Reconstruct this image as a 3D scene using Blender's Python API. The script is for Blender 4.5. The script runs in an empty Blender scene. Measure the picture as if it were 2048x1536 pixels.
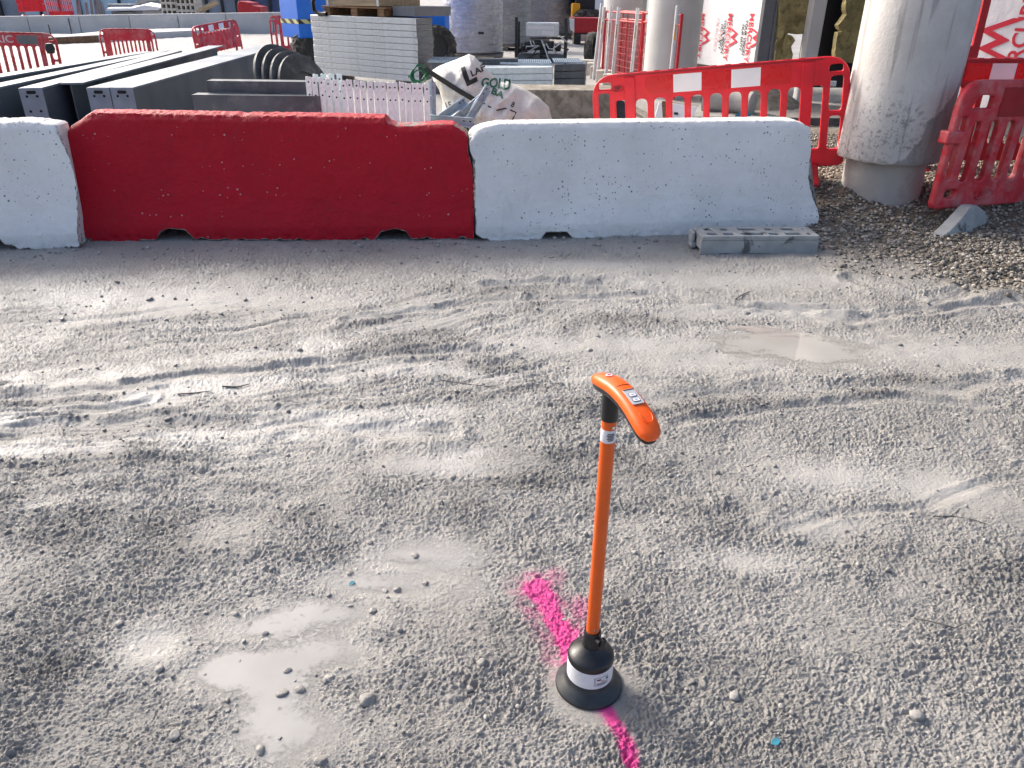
import bpy, bmesh, math, random
import numpy as np
from mathutils import Vector, Matrix, Euler
from mathutils.bvhtree import BVHTree

random.seed(7)
rng = np.random.default_rng(7)
scene = bpy.context.scene
COL = scene.collection

# ------------------------------------------------------------------ camera
FPX, PITCH, ROLL, EYE = 1538.0, math.radians(27), math.radians(0.7), 1.65
cam_d = bpy.data.cameras.new("camera")
cam_d.sensor_width = 36.0
cam_d.lens = 36.0 * FPX / 2048.0
cam_d.clip_start = 0.02
cam_d.clip_end = 2000
cam = bpy.data.objects.new("camera", cam_d)
COL.objects.link(cam)
cam.matrix_world = (Matrix.Translation((0, 0, EYE)) @ Matrix.Rotation(math.pi / 2 - PITCH, 4, 'X')
                    @ Matrix.Rotation(ROLL, 4, 'Z'))
scene.camera = cam

# ------------------------------------------------------------------ light
SUN_EL, SUN_AZ = math.radians(33), math.radians(-50)      # azimuth from +Y towards +X
world = bpy.data.worlds.new("World")
scene.world = world
world.use_nodes = True
wn = world.node_tree
sky = wn.nodes.new("ShaderNodeTexSky")
sky.sky_type = 'NISHITA'
sky.sun_disc = False
sky.sun_elevation = SUN_EL
sky.sun_rotation = SUN_AZ
sky.air_density = 0.8
sky.dust_density = 5.0
wn.links.new(sky.outputs[0], wn.nodes["Background"].inputs[0])
wn.nodes["Background"].inputs[1].default_value = 0.15
sun_d = bpy.data.lights.new("sun", 'SUN')
sun_d.energy = 1.95
sun_d.angle = math.radians(13)
sun_d.color = (1.0, 0.965, 0.915)
sun = bpy.data.objects.new("sun", sun_d)
COL.objects.link(sun)
sdir = Vector((math.sin(SUN_AZ) * math.cos(SUN_EL), math.cos(SUN_AZ) * math.cos(SUN_EL), math.sin(SUN_EL)))
sun.rotation_euler = sdir.to_track_quat('Z', 'Y').to_euler()
sun.location = sdir * 40
scene.view_settings.view_transform = 'Standard'
scene.view_settings.look = 'None'
scene.view_settings.exposure = 0.95
scene.view_settings.gamma = 1.0
scene.view_settings.use_curve_mapping = False

# ------------------------------------------------------------------ survey helpers
_f = np.array([0, math.cos(PITCH), -math.sin(PITCH)])
_u0 = np.array([0, math.sin(PITCH), math.cos(PITCH)])
_r0 = np.array([1.0, 0, 0])
_r = math.cos(ROLL) * _r0 + math.sin(ROLL) * _u0
_u = -math.sin(ROLL) * _r0 + math.cos(ROLL) * _u0
_c = np.array([0, 0, EYE])


def ray(px, py):
    return _f + _r * (px - 1024) / FPX + _u * (768 - py) / FPX


def gnd(px, py, z=0.0):
    d = ray(px, py)
    return Vector(_c + d * (z - EYE) / d[2])


def at(px, py, y):
    d = ray(px, py)
    return Vector(_c + d * y / d[1])


# ------------------------------------------------------------------ numpy noise
_perm = rng.permutation(4096)
_ang = rng.random(4096) * 2 * np.pi
_j1 = rng.random(4096)
_j2 = rng.random(4096)
_j3 = rng.random(4096)


def _hash(xi, yi, s):
    return _perm[(xi + _perm[(yi + s * 37) & 4095]) & 4095]


def perlin(x, y, s=0):
    x0 = np.floor(x).astype(np.int64)
    y0 = np.floor(y).astype(np.int64)
    fx, fy = x - x0, y - y0
    u = fx * fx * fx * (fx * (fx * 6 - 15) + 10)
    v = fy * fy * fy * (fy * (fy * 6 - 15) + 10)

    def g(dx, dy):
        a = _ang[_hash(x0 + dx, y0 + dy, s)]
        return np.cos(a) * (fx - dx) + np.sin(a) * (fy - dy)
    n = (g(0, 0) * (1 - u) + g(1, 0) * u) * (1 - v) + (g(0, 1) * (1 - u) + g(1, 1) * u) * v
    return n * 1.5


def fbm(x, y, s=0, o=3):
    t, a = 0, 1.0
    for k in range(o):
        t = t + a * perlin(x * 2 ** k, y * 2 ** k, s + k)
        a *= 0.5
    return t


def clods(x, y, s, prob=0.6):
    """rounded lumps: one dome of random size per cell, returns height in 0..1"""
    x0 = np.floor(x).astype(np.int64)
    y0 = np.floor(y).astype(np.int64)
    out = np.zeros_like(x)
    for dx in (-1, 0, 1):
        for dy in (-1, 0, 1):
            h = _hash(x0 + dx, y0 + dy, s)
            cx = x0 + dx + _j1[h]
            cy = y0 + dy + _j2[h]
            r = 0.18 + 0.5 * _j3[h] ** 2
            on = (_j1[(h * 7 + 11) & 4095] < prob)
            an = _ang[h]
            ex = (x - cx) * np.cos(an) + (y - cy) * np.sin(an)
            ey = -(x - cx) * np.sin(an) + (y - cy) * np.cos(an)
            q = 1 - (ex * ex + 1.9 * ey * ey) / (r * r)
            out = np.maximum(out, np.where(on & (q > 0), np.maximum(q, 0) ** 0.7 * r * 1.5, 0))
    return out


def sstep(a, b, t):
    t = np.clip((t - a) / (b - a), 0, 1)
    return t * t * (3 - 2 * t)


def seg_dist(x, y, pts):
    """distance to a polyline and the arc length of the nearest point"""
    best = np.full_like(x, 1e9)
    arc = np.zeros_like(x)
    L = 0.0
    for (ax, ay), (bx, by) in zip(pts[:-1], pts[1:]):
        dx, dy = bx - ax, by - ay
        l2 = dx * dx + dy * dy
        t = np.clip(((x - ax) * dx + (y - ay) * dy) / l2, 0, 1)
        d = np.hypot(x - ax - t * dx, y - ay - t * dy)
        m = d < best
        best = np.where(m, d, best)
        arc = np.where(m, L + t * math.sqrt(l2), arc)
        L += math.sqrt(l2)
    return best, arc


def gpl(*pp):
    return [tuple(gnd(a, b)[:2]) for a, b in pp]


# ------------------------------------------------------------------ materials
def new_mat(name):
    m = bpy.data.materials.new(name)
    m.use_nodes = True
    nt = m.node_tree
    return m, nt, nt.nodes["Principled BSDF"]


def nd(nt, kind, **kw):
    n = nt.nodes.new(kind)
    for k, v in kw.items():
        if hasattr(n, k):
            setattr(n, k, v)
        else:
            n.inputs[k.replace('_', ' ')].default_value = v
    return n


def rgb(nt, fac, a, b):
    n = nt.nodes.new("ShaderNodeMix")
    n.data_type = 'RGBA'
    for i, v in ((0, fac), (6, a), (7, b)):
        if hasattr(v, 'is_linked'):
            nt.links.new(v, n.inputs[i])
        elif i == 0:
            n.inputs[0].default_value = v
        else:
            n.inputs[i].default_value = (*v, 1)
    return n.outputs[2]


def ramp(nt, src, lo, hi):
    n = nt.nodes.new("ShaderNodeMapRange")
    n.interpolation_type = 'SMOOTHSTEP'
    nt.links.new(src, n.inputs[0])
    n.inputs[1].default_value = lo
    n.inputs[2].default_value = hi
    return n.outputs[0]


def noise(nt, co, scale, detail=4, rough=0.55, dist=0.0, stretch=None):
    if stretch:
        mp = nt.nodes.new("ShaderNodeMapping")
        mp.inputs[3].default_value = stretch
        nt.links.new(co, mp.inputs[0])
        co = mp.outputs[0]
    n = nd(nt, "ShaderNodeTexNoise")
    n.inputs["Scale"].default_value = scale
    n.inputs["Detail"].default_value = detail
    n.inputs["Roughness"].default_value = rough
    n.inputs["Distortion"].default_value = dist
    nt.links.new(co, n.inputs["Vector"])
    return n.outputs[0]


def math_n(nt, op, a, b=None):
    n = nt.nodes.new("ShaderNodeMath")
    n.operation = op
    for i, v in enumerate((a, b)):
        if v is None:
            continue
        if hasattr(v, 'is_linked'):
            nt.links.new(v, n.inputs[i])
        else:
            n.inputs[i].default_value = v
    return n.outputs[0]


def bump(nt, bs, h, strength, dist, prev=None):
    b = nt.nodes.new("ShaderNodeBump")
    b.inputs["Strength"].default_value = strength
    b.inputs["Distance"].default_value = dist
    nt.links.new(h, b.inputs["Height"])
    if prev is not None:
        nt.links.new(prev, b.inputs["Normal"])
    nt.links.new(b.outputs[0], bs.inputs["Normal"])
    return b.outputs[0]


def mat(name, col, rough=0.6, metal=0.0, var=0.15, scale=6.0, dirt=None, damt=0.45, dscale=9.0,
        bumpd=0.0, bscale=60.0, spec=0.5, stretch=None, dsoft=0.12):
    """plain surface: colour varied by noise, optional dirt of its own colour, fine bump"""
    m, nt, bs = new_mat(name)
    co = nt.nodes.new("ShaderNodeTexCoord").outputs["Object"]
    n1 = noise(nt, co, scale, 5, stretch=stretch)
    c = rgb(nt, ramp(nt, n1, 0.3, 0.7), tuple(x * (1 - var) for x in col), tuple(min(x * (1 + var), 1) for x in col))
    if dirt:
        n2 = noise(nt, co, dscale, 7, 0.65, 0.4)
        c = rgb(nt, ramp(nt, n2, 1 - damt - dsoft, 1 - damt + dsoft), c, dirt)
    nt.links.new(c, bs.inputs["Base Color"])
    r = ramp(nt, noise(nt, co, scale * 2.3, 4), 0.2, 0.8)
    rr = nt.nodes.new("ShaderNodeMapRange")
    nt.links.new(r, rr.inputs[0])
    rr.inputs[3].default_value = max(rough - 0.12, 0.03)
    rr.inputs[4].default_value = min(rough + 0.12, 1)
    nt.links.new(rr.outputs[0], bs.inputs["Roughness"])
    bs.inputs["Metallic"].default_value = metal
    bs.inputs["Specular IOR Level"].default_value = spec
    if bumpd:
        bump(nt, bs, noise(nt, co, bscale, 6, 0.6), 0.7, bumpd)
    return m


def mat_painted_concrete(name, col, bare=(0.30, 0.28, 0.25), fleck=(0.55, 0.4, 0.38), pit=(0.03, 0.03, 0.03),
                         rough=0.45, fleck_on=True):
    m, nt, bs = new_mat(name)
    co = nt.nodes.new("ShaderNodeTexCoord").outputs["Object"]
    n1 = noise(nt, co, 2.2, 6, 0.6)
    c = rgb(nt, ramp(nt, n1, 0.3, 0.72), tuple(x * 0.86 for x in col), col)
    # grime streaks
    n4 = noise(nt, co, 9, 6, 0.6, 0.3, (1.0, 1.0, 0.35))
    c = rgb(nt, math_n(nt, 'MULTIPLY', ramp(nt, n4, 0.58, 0.75), 0.28), c, tuple(0.6 * x + 0.02 for x in col))
    # air holes
    vo = nd(nt, "ShaderNodeTexVoronoi")
    vo.inputs["Scale"].default_value = 42
    nt.links.new(co, vo.inputs["Vector"])
    gate = ramp(nt, noise(nt, co, 5, 3), 0.40, 0.60)
    wn_ = nd(nt, "ShaderNodeSeparateColor")
    nt.links.new(vo.outputs["Color"], wn_.inputs[0])
    rad = math_n(nt, 'MULTIPLY', math_n(nt, 'MULTIPLY', math_n(nt, 'POWER', wn_.outputs[0], 1.6), gate), 0.30)
    pits = math_n(nt, 'LESS_THAN', vo.outputs["Distance"], rad)
    c = rgb(nt, math_n(nt, 'MULTIPLY', pits, 0.8 if not fleck_on else 0.45), c, pit)
    v2 = nd(nt, "ShaderNodeTexVoronoi")
    v2.inputs["Scale"].default_value = 27
    nt.links.new(co, v2.inputs["Vector"])
    w2 = nd(nt, "ShaderNodeSeparateColor")
    nt.links.new(v2.outputs["Color"], w2.inputs[0])
    g2 = ramp(nt, noise(nt, co, 3.3, 4), 0.36, 0.62)
    p2 = math_n(nt, 'LESS_THAN', v2.outputs["Distance"],
                math_n(nt, 'MULTIPLY', math_n(nt, 'MULTIPLY', math_n(nt, 'POWER', w2.outputs[1], 3.0), g2), 0.22))
    if fleck_on:
        c = rgb(nt, math_n(nt, 'MULTIPLY', p2, 0.75), c, fleck)
    else:
        c = rgb(nt, math_n(nt, 'MULTIPLY', p2, 0.9), c, pit)
    # chipped, unpainted concrete
    at_ = nd(nt, "ShaderNodeAttribute")
    at_.attribute_name = "chip"
    n3 = noise(nt, co, 26, 6, 0.7)
    chip = math_n(nt, 'GREATER_THAN', math_n(nt, 'ADD', at_.outputs["Fac"], math_n(nt, 'MULTIPLY', n3, 0.9)), 0.98)
    bare_c = rgb(nt, ramp(nt, noise(nt, co, 60, 4), 0.3, 0.7), tuple(x * 0.6 for x in bare), tuple(x * 1.2 for x in bare))
    c = rgb(nt, chip, c, bare_c)
    nt.links.new(c, bs.inputs["Base Color"])
    bs.inputs["Roughness"].default_value = rough
    bs.inputs["Specular IOR Level"].default_value = 0.3
    h = math_n(nt, 'SUBTRACT', math_n(nt, 'MULTIPLY', noise(nt, co, 42, 6, 0.65), 0.5),
               math_n(nt, 'ADD', math_n(nt, 'MULTIPLY', pits, 0.6), math_n(nt, 'MULTIPLY', chip, 0.3)))
    p = bump(nt, bs, h, 1.0, 0.010)
    p = bump(nt, bs, noise(nt, co, 80, 6, 0.75), 1.0, 0.007, p)
    bump(nt, bs, noise(nt, co, 9, 4), 0.6, 0.03, p)
    return m


def mat_ground():
    m, nt, bs = new_mat("wet_mud")
    co = nt.nodes.new("ShaderNodeTexCoord").outputs["Object"]

    def attr(n):
        a = nd(nt, "ShaderNodeAttribute")
        a.attribute_name = n
        return a.outputs["Fac"]
    wet, paint, damp_shade, grav = attr("wet"), attr("paint"), attr("damp_shade"), attr("gravel")
    n1 = noise(nt, co, 1.3, 6, 0.6)
    c = rgb(nt, ramp(nt, n1, 0.3, 0.7), (0.335, 0.320, 0.295), (0.42, 0.403, 0.375))
    n2 = noise(nt, co, 38, 6, 0.7)
    c = rgb(nt, math_n(nt, 'MULTIPLY', ramp(nt, n2, 0.45, 0.75), 0.5), c, (0.50, 0.485, 0.458))
    n2b = noise(nt, co, 120, 4, 0.7)
    c = rgb(nt, math_n(nt, 'MULTIPLY', ramp(nt, n2b, 0.54, 0.68), 0.6), c, (0.125, 0.119, 0.109))
    n2c = noise(nt, co, 330, 3, 0.7)
    c = rgb(nt, math_n(nt, 'MULTIPLY', ramp(nt, n2c, 0.56, 0.68), 0.55), c, (0.115, 0.109, 0.10))
    c = rgb(nt, math_n(nt, 'MULTIPLY', ramp(nt, n2c, 0.42, 0.30), 0.5), c, (0.54, 0.522, 0.495))
    c = rgb(nt, math_n(nt, 'MULTIPLY', damp_shade, 0.58), c, (0.125, 0.120, 0.113))  # darker patches: damp mud, with shading between clods put into the colour
    c = rgb(nt, math_n(nt, 'MULTIPLY', wet, 0.55), c, (0.46, 0.447, 0.422))  # wet mud lightened: sky glare on the slick bands put into the colour
    gcol = rgb(nt, ramp(nt, noise(nt, co, 70, 4), 0.35, 0.65), (0.09, 0.07, 0.05), (0.24, 0.195, 0.14))
    c = rgb(nt, grav, c, gcol)
    n5 = noise(nt, co, 130, 5, 0.8)
    pm = math_n(nt, 'MULTIPLY', ramp(nt, math_n(nt, 'ADD', paint, math_n(nt, 'MULTIPLY', n5, 0.55)), 0.50, 1.25), 0.93)
    pm = math_n(nt, 'MULTIPLY', pm, ramp(nt, paint, 0.0, 0.12))
    c = rgb(nt, pm, c, (0.95, 0.06, 0.36))
    nt.links.new(c, bs.inputs["Base Color"])
    rn = ramp(nt, noise(nt, co, 14, 5), 0.3, 0.7)
    r = math_n(nt, 'SUBTRACT', math_n(nt, 'ADD', 0.56, math_n(nt, 'MULTIPLY', rn, 0.2)), math_n(nt, 'MULTIPLY', wet, 0.30))
    nt.links.new(r, bs.inputs["Roughness"])
    bs.inputs["Specular IOR Level"].default_value = 0.5
    dry = math_n(nt, 'SUBTRACT', 1.0, math_n(nt, 'MULTIPLY', wet, 0.5))
    p = bump(nt, bs, math_n(nt, 'MULTIPLY', noise(nt, co, 60, 8, 0.72), dry), 0.9, 0.010)
    bump(nt, bs, math_n(nt, 'MULTIPLY', noise(nt, co, 230, 5, 0.75), dry), 1.0, 0.0055, p)
    return m


def mat_tone(name, a, b, rough=0.7, wetc=None):
    """loose stones: colour from a per-stone tone"""
    m, nt, bs = new_mat(name)
    co = nt.nodes.new("ShaderNodeTexCoord").outputs["Object"]
    t = nd(nt, "ShaderNodeAttribute")
    t.attribute_name = "tone"
    c = rgb(nt, t.outputs["Fac"], a, b)
    c = rgb(nt, math_n(nt, 'MULTIPLY', ramp(nt, noise(nt, co, 90, 5, 0.7), 0.4, 0.7), 0.5), c, tuple(0.5 * (x + y) * 0.6 for x, y in zip(a, b)))
    nt.links.new(c, bs.inputs["Base Color"])
    bs.inputs["Roughness"].default_value = rough
    bump(nt, bs, noise(nt, co, 160, 5, 0.7), 0.7, 0.004)
    return m


def mat_stripes(name, a, b, freq, axis=(1, 0, 1), rough=0.5):
    m, nt, bs = new_mat(name)
    co = nt.nodes.new("ShaderNodeTexCoord").outputs["Object"]
    d = nd(nt, "ShaderNodeVectorMath")
    d.operation = 'DOT_PRODUCT'
    nt.links.new(co, d.inputs[0])
    d.inputs[1].default_value = axis
    f = math_n(nt, 'FRACT', math_n(nt, 'MULTIPLY', d.outputs["Value"], freq))
    c = rgb(nt, math_n(nt, 'GREATER_THAN', f, 0.5), a, b)
    nt.links.new(c, bs.inputs["Base Color"])
    bs.inputs["Roughness"].default_value = rough
    return m


def mat_galv(name, col=(0.52, 0.55, 0.58), metal=0.55, rough=0.42, dirt=None):
    m, nt, bs = new_mat(name)
    co = nt.nodes.new("ShaderNodeTexCoord").outputs["Object"]
    vo = nd(nt, "ShaderNodeTexVoronoi")
    vo.inputs["Scale"].default_value = 28
    nt.links.new(co, vo.inputs["Vector"])
    s = nd(nt, "ShaderNodeSeparateColor")
    nt.links.new(vo.outputs["Color"], s.inputs[0])
    c = rgb(nt, s.outputs[0], tuple(x * 0.92 for x in col), tuple(min(1, x * 1.05) for x in col))
    c = rgb(nt, math_n(nt, 'MULTIPLY', ramp(nt, noise(nt, co, 7, 7, 0.7), 0.52, 0.7), 0.4), c, dirt or tuple(x * 0.5 for x in col))
    nt.links.new(c, bs.inputs["Base Color"])
    bs.inputs["Metallic"].default_value = metal
    bs.inputs["Roughness"].default_value = rough
    bump(nt, bs, noise(nt, co, 40, 4), 0.3, 0.003)
    return m


M = {}
M['mud'] = mat_ground()
M['clod'] = mat_tone("mud_clod", (0.18, 0.172, 0.16), (0.43, 0.413, 0.385), 0.5)
M['gravel'] = mat_tone("wet_gravel", (0.085, 0.074, 0.062), (0.50, 0.45, 0.38), 0.5)
M['white_conc'] = mat_painted_concrete("white_painted_concrete", (0.90, 0.885, 0.855), fleck_on=False, pit=(0.10, 0.10, 0.10))
M['red_conc'] = mat_painted_concrete("red_painted_concrete", (0.52, 0.002, 0.018), rough=0.55)
M['conc'] = mat("grey_concrete", (0.40, 0.385, 0.36), 0.75, var=0.14, scale=2.5, dirt=(0.25, 0.24, 0.22), damt=0.38, dscale=3, bumpd=0.006, bscale=40)
M['conc_pale'] = mat("pale_concrete", (0.55, 0.54, 0.52), 0.75, var=0.1, scale=1.2, dirt=(0.36, 0.35, 0.34), damt=0.33, dscale=1.2, bumpd=0.006, bscale=30)
M['conc_warm'] = mat("weathered_concrete", (0.30, 0.27, 0.22), 0.85, var=0.25, scale=5, dirt=(0.15, 0.135, 0.105), damt=0.45, dscale=6, bumpd=0.012, bscale=50)
M['orange'] = mat("orange_plastic", (0.92, 0.115, 0.005), 0.38, var=0.03, scale=20)
M['orange_pole'] = mat("orange_tube", (0.78, 0.11, 0.006), 0.36, var=0.05, scale=12)
M['black'] = mat("black_plastic", (0.011, 0.012, 0.014), 0.36, var=0.2, scale=30)
M['black_mud'] = mat("muddy_black_plastic", (0.02, 0.024, 0.028), 0.42, var=0.25, scale=20, dirt=(0.25, 0.24, 0.23), damt=0.27, dscale=22, dsoft=0.06)
M['sticker'] = mat("white_sticker", (0.72, 0.72, 0.76), 0.35, var=0.03)
M['sticker_grey'] = mat("grey_screen", (0.46, 0.48, 0.50), 0.3, var=0.04)
M['ink'] = mat("black_ink", (0.02, 0.02, 0.02), 0.5, var=0.05)
M['ink_grey'] = mat("grey_ink", (0.12, 0.12, 0.13), 0.5, var=0.05)
M['ink_red'] = mat("red_ink", (0.66, 0.03, 0.06), 0.5, var=0.05)
M['ink_pink'] = mat("faded_red_ink", (0.68, 0.50, 0.52), 0.5, var=0.05)
M['ink_green'] = mat("green_ink", (0.01, 0.13, 0.06), 0.5, var=0.1)
M['steel'] = mat("bright_steel", (0.6, 0.6, 0.6), 0.3, 0.9, var=0.1)
M['red'] = mat("red_plastic", (0.70, 0.006, 0.02), 0.42, var=0.12, scale=5, dirt=(0.55, 0.16, 0.16), damt=0.28, dscale=7, dsoft=0.1)
M['red_dusty'] = mat("dusty_red_plastic", (0.55, 0.014, 0.03), 0.5, var=0.15, scale=5, dirt=(0.55, 0.20, 0.20), damt=0.42, dscale=6, dsoft=0.2)
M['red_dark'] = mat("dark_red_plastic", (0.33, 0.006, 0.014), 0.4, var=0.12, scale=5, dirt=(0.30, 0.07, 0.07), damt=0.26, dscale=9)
M['reflect_white'] = mat("white_reflective_sheet", (0.80, 0.78, 0.77), 0.4, var=0.05, scale=5, dirt=(0.55, 0.5, 0.48), damt=0.24, dscale=8)
M['reflect_red'] = mat("red_reflective_sheet", (0.62, 0.004, 0.008), 0.3, var=0.06)
M['foot'] = mat("grey_recycled_plastic", (0.33, 0.34, 0.335), 0.65, var=0.15, scale=8, dirt=(0.10, 0.105, 0.105), damt=0.36, dscale=5, dsoft=0.04, bumpd=0.003)
M['navy_steel'] = mat("dark_painted_steel", (0.055, 0.074, 0.098), 0.5, var=0.05, scale=0.8)
M['steel_flange'] = mat("grey_painted_steel", (0.12, 0.16, 0.21), 0.42, 0.1, var=0.05, scale=0.8, dirt=(0.17, 0.21, 0.26), damt=0.3, dscale=0.9, dsoft=0.3)
M['steel_plate'] = mat("blue_grey_end_plate", (0.20, 0.235, 0.29), 0.5, 0.1, var=0.15, scale=5, dirt=(0.33, 0.33, 0.33), damt=0.27, dscale=8)
M['steel_channel'] = mat("grey_steel_channel", (0.075, 0.09, 0.105), 0.5, 0.2, var=0.2, scale=4, dirt=(0.13, 0.14, 0.15), damt=0.4)
M['hole'] = mat("dark_hole", (0.008, 0.008, 0.009), 0.9, var=0.1)
M['galv'] = mat_galv("galvanised_steel", (0.60, 0.63, 0.655), 0.3, 0.42)
M['galv_bright'] = mat_galv("bright_galvanised_steel", (0.80, 0.88, 0.88), 0.12, 0.45, (0.55, 0.56, 0.57))
M['galv_blue'] = mat_galv("bluish_galvanised_steel", (0.38, 0.46, 0.54), 0.5, 0.4)
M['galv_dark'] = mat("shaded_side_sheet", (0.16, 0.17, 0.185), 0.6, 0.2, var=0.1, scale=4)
M['timber'] = mat("brown_timber", (0.23, 0.125, 0.06), 0.75, var=0.3, scale=5, dirt=(0.09, 0.055, 0.03), damt=0.4, dscale=6, stretch=(0.3, 4, 4))
M['timber_pale'] = mat("pale_timber", (0.36, 0.27, 0.17), 0.75, var=0.25, scale=5, stretch=(0.3, 4, 4))
M['timber_grey'] = mat("grey_pallet_timber", (0.20, 0.18, 0.155), 0.8, var=0.25, scale=6, dirt=(0.08, 0.07, 0.06), damt=0.4)
M['blue'] = mat("blue_machine_paint", (0.002, 0.17, 0.74), 0.4, var=0.08, scale=2, dirt=(0.02, 0.15, 0.5), damt=0.2, dscale=3)
M['hazard'] = mat_stripes("hazard_tape", (0.02, 0.02, 0.02), (0.60, 0.62, 0.30), 4.2)
M['tyre'] = mat("muddy_tyre", (0.035, 0.034, 0.033), 0.85, var=0.3, scale=9, dirt=(0.14, 0.13, 0.115), damt=0.45, dscale=7, bumpd=0.01)
M['rubber'] = mat("dark_rubber", (0.05, 0.052, 0.055), 0.6, var=0.3, scale=5, dirt=(0.14, 0.14, 0.14), damt=0.38, dscale=4)
M['wrap'] = mat("stretch_wrap", (0.42, 0.42, 0.45), 0.3, var=0.18, scale=3, dirt=(0.62, 0.62, 0.64), damt=0.38, dscale=5, stretch=(1, 1, 6), bumpd=0.03, bscale=14)
M['wrap_dark'] = mat("dull_stretch_wrap", (0.24, 0.24, 0.255), 0.35, var=0.18, scale=3, dirt=(0.36, 0.36, 0.37), damt=0.38, dscale=5, stretch=(1, 1, 6), bumpd=0.03, bscale=14)
M['fabric'] = mat("white_woven_bag", (0.70, 0.675, 0.63), 0.75, var=0.07, scale=4, dirt=(0.56, 0.53, 0.48), damt=0.25, dscale=3.5, dsoft=0.2, bumpd=0.05, bscale=7)
M['strap'] = mat("black_strap", (0.02, 0.022, 0.024), 0.6, var=0.2)
M['green'] = mat("green_webbing", (0.008, 0.14, 0.06), 0.6, var=0.2, scale=20)
M['membrane'] = None
M['rockwool'] = mat("olive_mineral_wool", (0.30, 0.25, 0.11), 0.95, var=0.3, scale=5, dirt=(0.10, 0.085, 0.035), damt=0.4, dscale=9, bumpd=0.03, bscale=22)
M['post_grey'] = mat("grey_steel_post", (0.20, 0.215, 0.235), 0.5, 0.2, var=0.12, scale=3)
M['navy'] = mat("navy_panel", (0.006, 0.008, 0.016), 0.5, var=0.2)
M['yellow'] = mat("yellow_machine_paint", (0.75, 0.36, 0.01), 0.4, var=0.1)
M['dark_metal'] = mat("oily_dark_metal", (0.03, 0.032, 0.034), 0.5, 0.4, var=0.35, scale=12, dirt=(0.12, 0.12, 0.12), damt=0.35, dscale=14)
M['hoard_pale'] = mat("pale_blue_hoarding", (0.40, 0.56, 0.66), 0.5, var=0.08, scale=0.6)
M['hoard_blue'] = mat("dark_blue_hoarding", (0.05, 0.075, 0.17), 0.5, var=0.25, scale=0.6)
M['hoard_grey'] = mat("grey_sheeting", (0.22, 0.25, 0.30), 0.6, var=0.2, scale=0.8)
M['cream'] = mat("cream_concrete_block", (0.52, 0.48, 0.42), 0.8, var=0.15, scale=6, dirt=(0.28, 0.25, 0.2), damt=0.36)
M['twig'] = mat("muddy_twig", (0.16, 0.15, 0.135), 0.7, var=0.3, scale=40)
M['blue_scrap'] = mat("teal_plastic", (0.05, 0.25, 0.32), 0.5, var=0.3, scale=60)
M['mat_dark'] = mat("dark_rubber_sheet", (0.06, 0.065, 0.07), 0.6, var=0.3, scale=5)
M['grey_patch'] = mat("grey_paint_patch", (0.16, 0.155, 0.155), 0.6, var=0.1)
M['red_rail'] = mat("red_painted_steel", (0.42, 0.008, 0.018), 0.4, var=0.15, scale=5)


def _membrane():
    m, nt, bs = new_mat("white_wall_membrane")
    co = nt.nodes.new("ShaderNodeTexCoord").outputs["Object"]
    n1 = noise(nt, co, 1.1, 5)
    c = rgb(nt, ramp(nt, n1, 0.3, 0.7), (0.78, 0.81, 0.84), (0.87, 0.885, 0.90))
    n2 = noise(nt, co, 7, 5, 0.6, 0, (5, 5, 0.5))
    c = rgb(nt, math_n(nt, 'MULTIPLY', ramp(nt, n2, 0.5, 0.7), 0.22), c, (0.48, 0.53, 0.58))
    n3 = noise(nt, co, 5, 4, 0.6, 0, (0.4, 0.4, 6))
    c = rgb(nt, math_n(nt, 'MULTIPLY', ramp(nt, n3, 0.55, 0.7), 0.15), c, (0.5, 0.55, 0.60))
    nt.links.new(c, bs.inputs["Base Color"])
    bs.inputs["Roughness"].default_value = 0.45
    bump(nt, bs, noise(nt, co, 2.6, 4), 0.5, 0.05)
    return m


M['membrane'] = _membrane()


def _column_mat():
    m, nt, bs = new_mat("stained_column_concrete")
    co = nt.nodes.new("ShaderNodeTexCoord").outputs["Object"]
    sep = nd(nt, "ShaderNodeSeparateXYZ")
    nt.links.new(co, sep.inputs[0])
    n1 = noise(nt, co, 2.0, 6, 0.6)
    c = rgb(nt, ramp(nt, n1, 0.3, 0.7), (0.46, 0.445, 0.425), (0.60, 0.585, 0.56))
    # vertical runs
    n2 = noise(nt, co, 6, 4, 0.5, 0.2, (2.2, 2.2, 0.12))
    c = rgb(nt, math_n(nt, 'MULTIPLY', ramp(nt, n2, 0.54, 0.62), 0.6), c, (0.26, 0.245, 0.23))
    # flaking spots low on the casing
    n3 = noise(nt, co, 27, 8, 0.8)
    zone = math_n(nt, 'MULTIPLY', ramp(nt, sep.outputs[2], 1.25, 0.75), ramp(nt, noise(nt, co, 2.6, 3), 0.38, 0.55))
    fl = math_n(nt, 'MULTIPLY', ramp(nt, n3, 0.53, 0.57), zone)
    c = rgb(nt, math_n(nt, 'MULTIPLY', fl, 0.8), c, (0.22, 0.215, 0.21))
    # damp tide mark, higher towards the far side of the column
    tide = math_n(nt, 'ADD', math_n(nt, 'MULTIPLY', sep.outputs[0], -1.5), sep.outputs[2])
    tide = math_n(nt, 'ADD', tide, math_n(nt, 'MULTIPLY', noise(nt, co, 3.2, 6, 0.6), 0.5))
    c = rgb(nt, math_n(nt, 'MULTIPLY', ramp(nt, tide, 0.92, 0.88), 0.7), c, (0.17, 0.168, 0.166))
    nt.links.new(c, bs.inputs["Base Color"])
    bs.inputs["Roughness"].default_value = 0.7
    p = bump(nt, bs, math_n(nt, 'SUBTRACT', noise(nt, co, 45, 6, 0.65), math_n(nt, 'MULTIPLY', fl, 0.5)), 0.6, 0.006)
    bump(nt, bs, noise(nt, co, 4, 4), 0.4, 0.02, p)
    return m


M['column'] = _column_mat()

# ------------------------------------------------------------------ object helpers
W = {}                                   # world matrix of each thing / part, kept by name


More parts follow.
